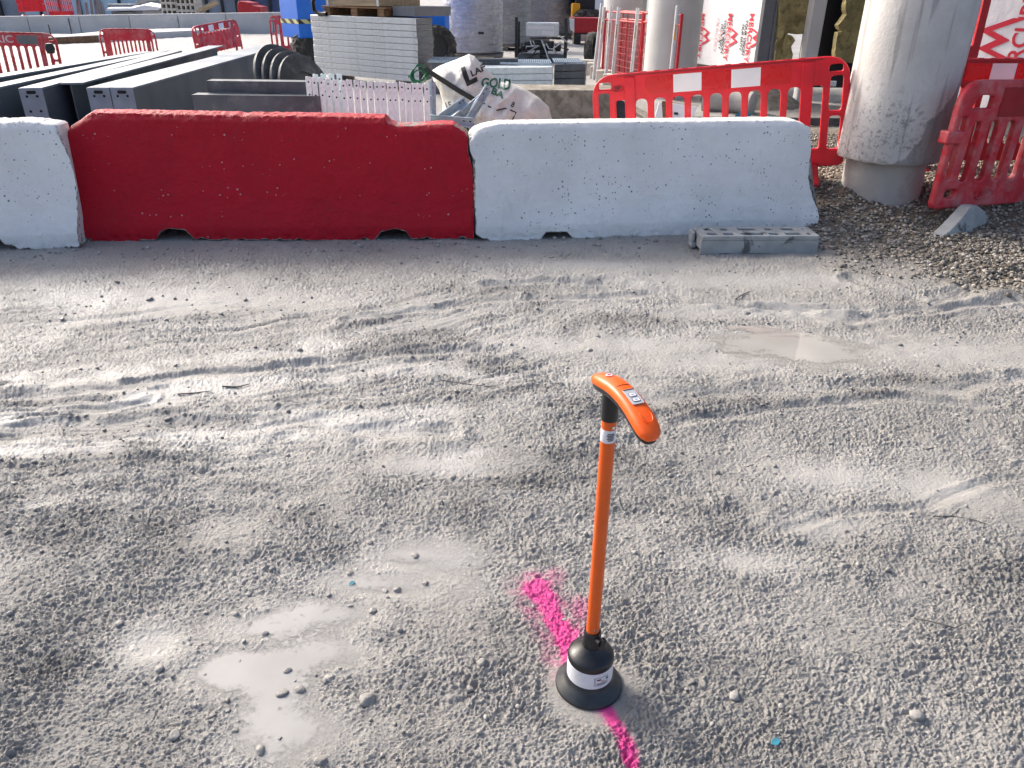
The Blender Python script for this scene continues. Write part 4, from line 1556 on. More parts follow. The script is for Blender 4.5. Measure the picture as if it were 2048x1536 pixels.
# barrier behind the long white block, climbing the stony bank to the right
ptl, ptr = at(1186, 152, 7.1), at(1708, 108, 6.62)
Hc = ptr.z - at(1660, 330, 6.62).z
xd = ptr - ptl
upc = Vector((-xd.z * .9, 0, xd.xy.length)).normalized()
road_barrier("bright red barrier with two white sheets rising behind the long white block", ptl - upc * Hc, xd, xd.length, Hc, 'red', True, 9, 'ladder', feet=(.12, .88), foot_h=.14,
             logo=("JSP", .222, .865 * Hc, .036, True, 'ink'), lift=upc)
# dusty barrier at the right edge
pbl = at(1857, 418, 6.0)
xdr = Vector((.94, .35, -.02))
road_barrier("dusty red barrier with soft rounded bars on a grey foot at the right edge", pbl, xdr, 2.0, .945, 'red_dusty', False, 8, 'soft', feet=(), group="red plastic road barriers",
             logo=("JSP", .50, .10, .07, True, 'red_dusty'))
# its grey foot
def toe_foot():
    a, b_ = gnd(1862, 476, .03), gnd(1976, 442, .05)
    ax = (b_ - a)
    L = ax.length
    m = frame_from(a - Vector((0, 0, .02)), ax, (0, 0, 1))
    t = thing("barrier_ballast", "grey winged plastic foot under the dusty red barrier on the gravel", "barrier foot", mtx=m)
    N = 26
    vs, fs = [], []
    for i in range(N + 1):
        u = i / N
        hgt = float(np.interp(u, [0, .08, .2, .35, .48, .62, .8, .93, 1], [.016, .03, .06, .13, .21, .20, .13, .07, .03]))
        wid = float(np.interp(u, [0, .06, .2, .5, .8, 1], [.02, .045, .065, .085, .075, .04]))
        tw = float(np.interp(u, [0, .35, .6, 1], [.9, .62, .35, .5]))
        for sx, z in ((-1, 0), (-1, hgt * .35), (-tw, hgt), (tw, hgt), (1, hgt * .35), (1, 0)):
            vs.append((u * L, sx * wid, z))
    for i in range(N):
        for k in range(6):
            fs.append((i * 6 + k, i * 6 + (k + 1) % 6, (i + 1) * 6 + (k + 1) % 6, (i + 1) * 6 + k))
    fs += [(5, 4, 3, 2, 1, 0), tuple(N * 6 + k for k in range(6))]
    b = MB().add(vs, fs, m)
    b.build("foot_body", M['foot'], t, bevel=.004)
    for u, z in ((.085, .031), (.50, .187)):
        b = MB()
        b.prism([(.016 * math.cos(q * math.pi / 8), .014 * math.sin(q * math.pi / 8)) for q in range(16)], m @ Vector((u * L, -.01, z)), m.col[0].to_3d(), m.col[1].to_3d(), (0, 0, .003))
        b.build("bolt_hole", M['hole'], t)


toe_foot()
# barrier behind, half hidden by the column
p3 = at(1845, 322, 7.35)
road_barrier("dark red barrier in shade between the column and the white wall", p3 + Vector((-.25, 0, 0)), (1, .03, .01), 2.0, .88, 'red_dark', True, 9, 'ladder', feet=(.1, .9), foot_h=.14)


# ------------------------------------------------------------------ concrete columns and the deck they carry
def column(label, x, y, r, z0, z1, mt, collar=None):
    t = thing("concrete_column", label, "column", (x, y, 0), group="round concrete columns")
    c = (x, y, 0)
    if collar:
        rc, zc = collar
        b = MB()
        b.lathe([(0, z0), (r, z0), (r, zc + .05), (0, zc + .05)], c, 64)
        b.build("shaft", M['conc'], t)
        b = MB()
        prof = [(rc - .03, zc), (rc - .006, zc - .002), (rc, zc + .008)] + [(rc, zc + .02 + (z1 - zc) * k / 30) for k in range(31)]
        b.lathe([(0, zc)] + prof + [(0, z1 + .02)], c, 72)
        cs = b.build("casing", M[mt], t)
        co = np.empty(len(cs.data.vertices) * 3)
        cs.data.vertices.foreach_get('co', co)
        co = co.reshape(-1, 3)
        low = co[:, 2] < zc + .02
        an = np.arctan2(co[:, 1], co[:, 0])
        co[low, 2] += .008 * perlin(an[low] * 6, co[low, 2] * 0 + 1, 91)
        cs.data.vertices.foreach_set('co', co.ravel())
    else:
        b = MB()
        b.lathe([(0, z0), (r, z0), (r, z1), (0, z1)], c, 64)
        b.build("shaft", M[mt], t)
    return t


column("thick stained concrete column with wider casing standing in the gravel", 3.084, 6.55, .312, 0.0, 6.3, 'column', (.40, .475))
column("pale round column behind the red mesh fence", 2.74, 14.75, .46, -.05, 6.3, 'conc_pale')
column("far round column left behind the grey props", 2.33, 18.4, .46, -.05, 6.3, 'conc_pale')
b = MB()
b.box(1.2, 18, 5.6, 24, 6.3, 6.8)
tag(b.build("deck_slab", M['conc'], bevel=.02), kind='structure')


# ------------------------------------------------------------------ membrane walls with print
def fit_text(body, length, mtx, bold=0.0, sx=1.0):
    me = text_mesh("lettering", body, 1.0, Matrix.Identity(4), bold, sx)
    xs = [v.co.x for v in me.vertices]
    k = length / (max(xs) - min(xs))
    me.transform(mtx @ Matrix.Diagonal((k, k, k, 1)))
    return me


def m_logo(size):
    pts = [(-.62, -.4), (-.30, .42), (-.02, -.08), (.24, .50), (.62, -.4)]
    w = .20
    vs, fs = [], []
    for x, y in pts:
        vs += [(x * size, (y + w) * size, 0), (x * size, (y - w) * size, 0)]
    for i in range(len(pts) - 1):
        fs.append((2 * i, 2 * i + 1, 2 * i + 3, 2 * i + 2))
    return vs, fs


def membrane_wall(label, p0, p1, z0, z1, prints, down=True):
    """p0 -> p1 runs to the viewer's right; prints: px centre, length, ink, extra lines, logo"""
    p0, p1 = Vector((p0.x, p0.y, 0)), Vector((p1.x, p1.y, 0))
    r = (p1 - p0)
    L = r.length
    r.normalize()
    nrm = r.cross(Vector((0, 0, 1)))
    t = thing("membrane_wall", label, "wall", p0, math.atan2(r.y, r.x), group="membrane clad walls")
    b = MB()
    N = 60
    K = 24
    vs, fs = [], []
    for i in range(N + 1):
        for k in range(K + 1):
            u, v = L * i / N, z0 + (z1 - z0) * k / K
            off = .010 * float(perlin(np.array([u * 1.7]), np.array([v * 1.3]), 95)[0])
            q = p0 + r * u + nrm * off
            vs.append((q.x, q.y, v))
    for i in range(N):
        for k in range(K):
            a = i * (K + 1) + k
            fs.append((a, a + K + 1, a + K + 2, a + 1))
    b.add(vs, fs)
    b.build("membrane", M['membrane'], t)
    b = MB()
    q = p0 - nrm * .03
    b.prism([(0, z0 + .002), (L, z0 + .002), (L, z1), (0, z1)], q, r, (0, 0, 1), -nrm * .2)
    b.build("wall_core", M['post_grey'], t)
    b = MB()
    b.prism([(0, -.1), (L, -.1), (L, z0), (0, z0)], p0 - nrm * .12, r, (0, 0, 1), -nrm * .3)
    b.build("plinth", M['conc'], t)
    winv = W[t.name].inverted()
    for (px, py), length, ink, lines, logo in prints:
        d = Vector(ray(px, py))
        c0 = Vector(_c)
        k = (p0 - c0).dot(nrm) / d.dot(nrm)
        q = c0 + d * k + nrm * .014
        X = Vector((0, 0, -1)) if down else Vector((0, 0, 1))
        Y = r if down else -r
        m = Matrix((X, Y, X.cross(Y))).transposed().to_4x4()
        m.translation = q
        m = winv @ m
        body, bold = lines[0]
        link_mesh("lettering", fit_text(body, length, m, bold), M[ink], t)
        for j, (bd, bl, ln) in enumerate(lines[1:]):
            link_mesh("lettering", fit_text(bd, length * ln, m @ Matrix.Translation((0, -length * (.16 + .115 * j), 0)), bl), M['ink'], t)
        if logo:
            vs, fs = m_logo(length * logo)
            me = bpy.data.meshes.new("printed_logo")
            me.from_pydata([tuple(m @ (Vector(v) + Vector((0, length * .20, .001)))) for v in vs], [], fs)
            link_mesh("printed_logo", me, M[ink], t)
    return t


SL = [("MERCURY", .02), ("YOUR VISION", .03, .72), ("OUR DUTY", .03, .55)]
membrane_wall("white membrane wall left of the mineral wool, printed with red and black lettering", at(1376, 122, 17.2), at(1524, 150, 14.9), .40, 6.2,
              [((1402, 72), .82, 'ink_red', SL, .30), ((1456, 74), .82, 'ink_red', SL, .30), ((1499, 76), .82, 'ink_red', SL, .30),
               ((1433, 70), .60, 'ink_pink', [("MERCURY", .0)], .3)])
membrane_wall("white membrane wall right of the stained column with a large red emblem", at(1850, 225, 10.6), at(2300, 262, 9.0), .33, 6.2,
              [((2043, 80), 1.1, 'ink_red', [("MERCURY", .02), ("YOUR VISION", .03, .72)], .34)], down=False)
b = MB()
b.beam(at(1945, 118, 9.6), at(1978, -40, 9.6) + Vector((0, 0, 1.2)), .085, .05, (0, 1, 0))
o_post = thing("sign_stand", "red steel frame post with a gusset in front of the right wall", "frame", at(1945, 118, 9.6))
b.build("post", M['red_rail'], o_post, bevel=.006)
b = MB()
g0 = at(1952, 92, 9.58)
b.prism([(0, .02), (0, -.14), (-.32, -.14), (-.32, -.10)], g0, (1, 0, 0), (0, 0, 1), (0, .02, 0))
b.build("gusset", M['red_rail'], o_post)
b = MB()
b.beam(at(1953, 118, 9.62) , Vector((at(1953, 118, 9.62).x - .1, 9.62, .1)), .07, .05, (0, 1, 0))
b.build("leg", M['red_rail'], o_post)


# ------------------------------------------------------------------ wall build-up between the membranes
def rough_slab(name, label, cat, poly, y, depth, mt, seed, group=None):
    """a thick slab whose face outline is given in px at distance y, with torn edges and a lumpy face"""
    pts = [at(a, c, y) for a, c in poly]
    bm = bmesh.new()
    fr = []
    r2 = np.random.default_rng(seed)
    edge = []
    for i, p in enumerate(pts):
        q = pts[(i + 1) % len(pts)]
        k = max(2, int((q - p).length / .07))
        for j in range(k):
            w = p.lerp(q, j / k)
            edge.append(w + Vector((r2.normal(0, .012), 0, r2.normal(0, .012))))
    fv = [bm.verts.new(p) for p in edge]
    bv = [bm.verts.new(p + Vector((0, depth, 0))) for p in edge]
    k = len(edge)
    f0 = bm.faces.new(fv)
    bm.faces.new(bv[::-1])
    for i in range(k):
        bm.faces.new((fv[i], fv[(i + 1) % k], bv[(i + 1) % k], bv[i]))
    bmesh.ops.recalc_face_normals(bm, faces=bm.faces)
    bmesh.ops.triangulate(bm, faces=[f0])
    bmesh.ops.subdivide_edges(bm, edges=[e for e in bm.edges if e.calc_length() > .14], cuts=3)
    bmesh.ops.triangulate(bm, faces=bm.faces)
    for v in bm.verts:
        if v.co.y < y + .01:
            n_ = float(fbm(np.array([v.co.x * 4]), np.array([v.co.z * 4]), seed, 3)[0])
            v.co.y -= .05 * n_
    me = bpy.data.meshes.new(name)
    bm.to_mesh(me)
    bm.free()
    o = link_mesh(name, me, M[mt])
    return tag(o, label, cat, group)


rough_slab("mineral_wool_slab", "olive mineral wool slab beside the grey steel post, left of the square column", "insulation",
           [(1561, -60), (1624, -60), (1618, 20), (1612, 68), (1575, 66), (1566, 120), (1553, 122), (1557, 60)], 14.0, .16, 'rockwool', 31, "mineral wool slabs")
rough_slab("mineral_wool_slab", "small torn mineral wool piece hanging below the left slab", "insulation",
           [(1574, 70), (1588, 72), (1584, 120), (1566, 122)], 13.85, .12, 'rockwool', 32, "mineral wool slabs")
rough_slab("mineral_wool_slab", "ragged mineral wool slab right of the dark opening next to the stained column", "insulation",
           [(1694, -60), (1790, -60), (1780, 125), (1668, 125), (1676, 66), (1684, 62), (1676, 50), (1690, 30)], 13.9, .16, 'rockwool', 33, "mineral wool slabs")
b = MB()
x0, x1 = at(1531, 0, 14.05).x, at(1558, 0, 14.05).x
b.box(x0, x0 + .02, 14.05, 14.22, 0, 6.25)
b.box(x0 + .022, x1 - .022, 14.12, 14.14, 0, 6.25)
b.box(x1 - .02, x1, 14.05, 14.22, 0, 6.25)
tag(b.build("steel_upright", M['post_grey']), "grey steel channel post at the edge of the printed membrane", "post")
b = MB()
x0, x1 = at(1587, 205, 13.9).x, at(1610, 205, 13.9).x
b.box(x0, x1 + .03, 13.75, 14.0, -.05, 6.28)
tag(b.build("square_column", M['conc_pale'], bevel=.02), "square pale concrete column between the mineral wool slabs", "column")
x0, x1 = at(1604, 100, 14.4).x, at(1800, 100, 14.4).x
b = MB()
b.box(x0, x1, 14.4, 14.5, .22, 6.25)  # added sheet; the darkness of an opening is put into its colour
tag(b.build("dark_opening", M['navy']), "dark navy sheet standing in for the dark opening beside the square column", "panel")
b = MB()
b.box(at(1640, 192, 13.8).x, at(1668, 192, 13.8).x, 13.8, 13.86, .3, .38)
tag(b.build("white_batten", M['sticker']), "short white batten low in front of the dark panel", "batten")

# concrete and clutter between the columns
b = MB()
o = gnd(1455, 225)
b.path([o + Vector((-.35, .25, .16)), o + Vector((.1, .1, .15)), o + Vector((.35, -.1, .15))], .17, 20)
tag(b.build("concrete_pipe", M['conc']), "short grey concrete pipe lying behind the bright red barrier", "pipe")


def mound(label, px, py, rx, ry, h, seed, mt='conc_warm', nm="spoil_heap"):
    c = gnd(px, py)
    n1, n2 = 40, 14
    vs, fs = [(c.x, c.y, h)], []
    for k in range(1, n2 + 1):
        for i in range(n1):
            a = 2 * math.pi * i / n1
            q = k / n2
            x, y = c.x + rx * q * math.cos(a), c.y + ry * q * math.sin(a)
            z = h * (1 - q * q) ** 1.2 + .06 * (1 - q) * float(perlin(np.array([x * 4]), np.array([y * 4]), seed)[0]) - (.06 if k == n2 else 0)
            vs.append((x, y, z))
    for i in range(n1):
        fs.append((0, 1 + i, 1 + (i + 1) % n1))
    for k in range(n2 - 1):
        for i in range(n1):
            a, b_ = 1 + k * n1, 1 + (k + 1) * n1
            fs.append((a + i, b_ + i, b_ + (i + 1) % n1, a + (i + 1) % n1))
    return tag(MB().add(vs, fs).build(nm, M[mt]), label, "spoil heap", "heaps of spoil")


mound("brown heap of earth and rubble at the foot of the square column", 1500, 205, .9, 1.1, .28, 41)
mound("low earth bank under the printed membrane wall", 1425, 180, .8, .7, .2, 42)
b = MB()
p = gnd(1350, 236)
b.prism([(-.30, 0), (.26, 0), (.34, .22), (-.22, .30)], p, (1, -.1, 0), (0, .75, .66), (0, .03, -.03))
o = b.build("metal_tray", M['sticker'], bevel=.006)
tag(o, "white perforated metal tray dumped behind the bright red barrier", "metal tray")
for a, c in ((-.12, .08), (.02, .08), (-.1, .2), (.14, .18)):
    b = MB()
    b.prism(rect(-.03, .03, -.02, .02), p + Vector((a, c * .75 - .004, c * .66 + .004)), (1, -.1, 0), (0, .75, .66), (0, -.002, .002))
    b.build("slot", M['hole'], o)
b = MB()
p = gnd(1238, 246)
b.prism([(-.30, 0), (.22, 0), (.05, .32), (-.34, .46)], p, (.9, .2, 0), (.1, .5, .85), (0, .02, -.01))
tag(b.build("rubber_sheet", M['mat_dark']), "dark rubber sheet leaning behind the barrier's left end", "sheet")
b = MB()
b.beam(gnd(1230, 195, .12), gnd(1320, 246, .06), .10, .04)
tag(b.build("timber_plank", M['timber_grey']), "grey plank slanting down behind the bright red barrier", "plank", "loose planks")
b = MB()
b.beam(gnd(1330, 246, .04), gnd(1328, 205, .5), .05, .03)
tag(b.build("timber_plank", M['timber']), "brown batten standing behind the bright red barrier", "plank", "loose planks")
b = MB()
b.beam(gnd(1385, 241, .05), gnd(1720, 244, .05), .06, .10)
tag(b.build("edging_strip", M['mat_dark']), "long dark edging rail lying along the stony bank", "rail")
b = MB()
p = gnd(1486, 234, .1)
b.prism([(-.12, 0), (.12, .02), (.08, .12), (-.04, .10)], p, (1, .1, 0), (0, .6, .5), (0, .01, .02))
tag(b.build("plastic_sheet", M['blue_scrap']), "crumpled pale blue plastic behind the bright red barrier", "litter")
b = MB()
p = gnd(1632, 358)
b.lathe([(0, -.05), (.11, -.02), (.13, .06), (.10, .14), (.04, .19), (0, .2)], p, 14)
tag(b.build("boulder", M['conc_warm'], rough=.006), "brown rock beside the right end of the white block", "rock")
b = MB()
q0, q1 = at(1086, 182, 11.0), at(1196, 178, 11.0)
b.box(q0.x - .9, q1.x + .25, 11.0, 11.7, -.05, .485)
o = b.build("concrete_wall", M['conc_warm'], bevel=.02)
tag(o, "low weathered concrete block wall right of the bulk bag", "wall")


# ------------------------------------------------------------------ steel beams
def bolt_holes(par, face_o, ax, ay, holes, nrm, r=.013):
    for hx, hy, sl in holes:
        b = MB()
        if sl:
            poly = round_poly(rect(-.045, .045, -.016, .016), .015, 4)
        else:
            poly = [(r * math.cos(i * math.pi / 8), r * math.sin(i * math.pi / 8)) for i in range(16)]
        b.prism(poly, Vector(face_o) + Vector(ax) * hx + Vector(ay) * hy + Vector(nrm) * .001, ax, ay, Vector(nrm) * .003)
        b.build("bolt_hole", M['hole'], par)


def box_beam(label, fl, fr, far, zt, h, plate=True):
    a, c, f = gnd(*fl, zt), gnd(*fr, zt), gnd(*far, zt)
    d = f - (a + c) / 2
    d.z = 0
    t = thing("steel_beam", label, "steel beam", (a.x, a.y, zt - h), math.atan2(d.y, d.x), group="dark steel beams lying side by side")
    dn = d.normalized()
    wv = c - a
    b = MB()
    dz = Vector((0, 0, -h))
    s = dn * .02
    k = [a + s, c + s, c + d, a + d]
    b.add([p + Vector((0, 0, -.022)) for p in k] + [p + dz for p in k], [(0, 1, 2, 3), (7, 6, 5, 4), (0, 4, 5, 1), (1, 5, 6, 2), (2, 6, 7, 3), (3, 7, 4, 0)])
    b.build("web", M['navy_steel'], t)
    b = MB()
    e = wv.normalized() * .006
    k = [a - e + s * .5, c + e + s * .5, c + e + d, a - e + d]
    b.add([p for p in k] + [p + Vector((0, 0, -.020)) for p in k], [(3, 2, 1, 0), (4, 5, 6, 7), (0, 1, 5, 4), (1, 2, 6, 5), (2, 3, 7, 6), (3, 0, 4, 7)])
    b.build("top_flange", M['steel_flange'], t)
    if plate:
        w = wv.length
        wn_ = wv.normalized()
        nrm = wn_.cross(Vector((0, 0, 1)))
        b = MB()
        b.prism([(-.006, -h), (w + .006, -h), (w + .006, -.002), (-.006, -.002)], a - dn * .008, wn_, (0, 0, 1), -nrm * .016)
        pl = b.build("end_plate", M['steel_plate'], t, bevel=.002)
        hs = [(w * .5, -.045, True)] + [(w * q, z, False) for z in (-.085, -.235, -.385) for q in (.27, .73)]
        bolt_holes(pl, a - dn * .008, wn_, Vector((0, 0, 1)), hs, nrm)
    return t


ZT = .70
box_beam("steel box beam with perforated end plate, nearest to the channels", (221, 175), (264, 175), (538, 95), ZT, .62)
box_beam("steel box beam squeezed against the beam nearest to the channels", (174, 175), (217, 175), (524, 92), ZT, .62)
box_beam("steel box beam with a peeling brown patch on its end plate", (38, 176), (83, 175), (350, 101), ZT, .62)
box_beam("steel beam running out of the photo's left edge in front", (-150, 196), (-92, 193), (330, 101), ZT, .62, False)
box_beam("steel beam farthest left, nearest to the red barriers", (-150, 172), (-95, 170), (290, 103), ZT, .62, False)


def i_beam():
    a, c, f = gnd(114, 166, ZT), gnd(166, 165, ZT), gnd(432, 91, ZT)
    d = f - (a + c) / 2
    d.z = 0
    t = thing("steel_beam", "open I shaped steel beam between the box beams", "steel beam", (a.x, a.y, 0), math.atan2(d.y, d.x), group="dark steel beams lying side by side")
    dz = Vector((0, 0, -1))
    for nm, z0, z1, w0, w1, mt in (("top_flange", 0, .02, 0, 1, 'steel_flange'), ("web", .021, .59, .47, .53, 'navy_steel'), ("bottom_flange", .591, .61, 0, 1, 'steel_flange')):
        wv = c - a
        k = [a + wv * w0, a + wv * w1, a + wv * w1 + d, a + wv * w0 + d]
        b = MB()
        b.add([p + dz * z0 for p in k] + [p + dz * z1 for p in k], [(3, 2, 1, 0), (4, 5, 6, 7), (0, 1, 5, 4), (1, 2, 6, 5), (2, 3, 7, 6), (3, 0, 4, 7)])
        b.build(nm, M[mt], t)
    b = MB()
    dn = d.normalized()
    wv = c - a
    q = a + dn * .75 + wv * .53
    b.prism([(0, -.59), (wv.length * .46, -.59), (wv.length * .46, -.022), (0, -.022)], q, wv.normalized(), (0, 0, 1), dn * .015)
    b.build("stiffener_plate", M['steel_channel'], t)


i_beam()
for lb, pa, pc, z0, z1, y in (("grey steel channel in front, under the other channel", (384, 190), (640, 191), .36, .685, 8.3), ("grey steel channel lying on top, behind the front one", (414, 166), (640, 167), .690, .80, 8.5)):
    a, c = at(*pa, y), at(*pc, y)
    b = MB()
    b.box(a.x, c.x, y - .012, y, z0 + .012, z1 - .012)
    b.box(a.x, c.x, y - .012, y + .17, z1 - .0115, z1)
    b.box(a.x, c.x, y - .012, y + .17, z0, z0 + .0115)
    b.box(a.x + .001, a.x + .012, y + .16, y + .17, z0 + .012, z1 - .012)
    tag(b.build("steel_channel", M['steel_channel']), lb, "steel channel", "grey steel channels")
b = MB()
b.box(-3.1, -2.0, 8.25, 8.6, 0, .34)
b.box(-3.2, -3.0, 8.2, 8.7, 0, .34)
tag(b.build("timber_bearer", M['timber'], bevel=.01), "brown timber bearer under the grey steel channels", "timber")


# ------------------------------------------------------------------ dark rubber rings leaning by the beams
for i in range(4):
    c = Vector((-3.10 + .115 * i, 11.0 - .05 * i, .50 - .035 * i))
    axv = Vector((.90, -.38, .34)).normalized()
    m = axv.to_track_quat('Z', 'Y').to_matrix().to_4x4()
    m.translation = c
    b = MB()
    b.lathe([(.30, -.035), (.505, -.038), (.53, -.02), (.53, .02), (.505, .038), (.30, .035), (.30, -.035)], (0, 0, 0), 56, m)
    o = b.build("rubber_ring", M['rubber'])
    tag(o, ("dark rubber ring leaning against the beam ends, first of four", "second dark rubber ring counted from the beam ends", "third dark rubber ring counted from the beam ends",
            "dark rubber ring nearest to the tyre, last of four")[i], "rubber ring", "dark rubber rings leaning in a row")
    b = MB()
    b.lathe([(0, -.012), (.31, -.012), (.31, .012), (0, .012)], (0, 0, 0), 48, m)
    b.build("disc", M['rubber'], o)


# ------------------------------------------------------------------ upright galvanised brackets behind the red block
def bracket_proto():
    t = thing("galvanised_bracket", "", "steel bracket")
    b = MB()
    b.prism([(-.027, 0), (.027, 0), (.027, .85), (-.027, .85)], (0, 0, 0), (1, 0, 0), (0, 0, 1), (0, .006, 0))
    b.box(-.031, -.025, .0065, .075, 0, .85)
    b.build("plate", M['galv_bright'], t, bevel=.0015)
    for z in (.80, .68):
        b = MB()
        b.prism([(.009 * math.cos(i * math.pi / 6), .009 * math.sin(i * math.pi / 6)) for i in range(12)], (.0, -.0012, z), (1, 0, 0), (0, 0, 1), (0, .001, 0))
        b.build("bolt_hole", M['hole'], t)
    return t


ORD = ["first", "second", "third", "fourth", "fifth", "sixth", "seventh", "eighth", "ninth", "tenth", "eleventh", "twelfth"]
bp = bracket_proto()
first = True
for row, (pa, pb, k, nm) in enumerate((((615, 154), (726, 163), 9, "left hand bundle"), ((740, 163), (853, 167), 10, "right hand bundle"), ((632, 149), (678, 149), 4, "short row behind the left hand bundle"))):
    for i in range(k):
        u = i / (k - 1)
        q = at(pa[0] + (pb[0] - pa[0]) * u, pa[1] + (pb[1] - pa[1]) * u + random.uniform(-1.5, 1.5), 8.3 if row < 2 else 8.5)
        o = bp if first else copy_tree(bp)
        first = False
        o.matrix_world = Matrix.Translation((q.x, q.y, q.z - .85)) @ Euler((random.uniform(-.015, .015), random.uniform(-.008, .008), random.uniform(-.05, .05))).to_matrix().to_4x4()
        W[o.name] = o.matrix_world.copy()
        tag(o, "%s upright galvanised plate from the left in the %s" % (ORD[i], nm), "steel bracket", "upright galvanised plates behind the red block")

# loose bluish brackets piled in front of the bag
for lb, pts, w in (("bluish steel angle lying flat along the top of the red block's gap", [(858, 236, 8.45), (948, 243, 8.3)], .09),
                   ("bluish bracket rising to the right with two bolt holes near its tip", [(935, 240, 8.5), (976, 172, 8.5)], .085),
                   ("bluish bracket sloping up behind the tallest one", [(905, 240, 8.7), (966, 190, 8.75)], .08),
                   ("short bluish bracket sloping up beside the bag's left side", [(880, 233, 8.6), (930, 198, 8.7)], .08),
                   ("bluish steel angle standing upright beside the right hand bundle", [(865, 236, 8.5), (863, 158, 8.5)], .07)):
    a, c = at(*pts[0]), at(*pts[1])
    t = thing("loose_bracket", lb, "steel bracket", a, group="bluish brackets piled by the bag")
    b = MB()
    b.beam(a, c, .012, w, (0, -.55, .8))
    b.beam(a + Vector((.0, .03, -w * .45)), c + Vector((0, .03, -w * .45)), .075, .012, (0, -.55, .8))
    b.build("angle_bar", M['galv_blue'], t, bevel=.002)
    d = (c - a).normalized()
    for q in (.78, .92):
        p = a.lerp(c, q)
        n = Vector((0, -1, .2)).normalized()
        b = MB()
        b.tube(p + n * .008, p + n * .012, .011, 12)
        b.build("bolt_hole", M['hole'], t)
    if pts[1][1] < 195:
        p = a.lerp(c, .45)
        b = MB()
        b.beam(p - d * .06 + Vector((0, -.03, 0)), p + d * .06 + Vector((0, -.03, 0)), .03, .09, (0, -.55, .8))
        b.build("clamp_plate", M['galv_blue'], t, bevel=.004)


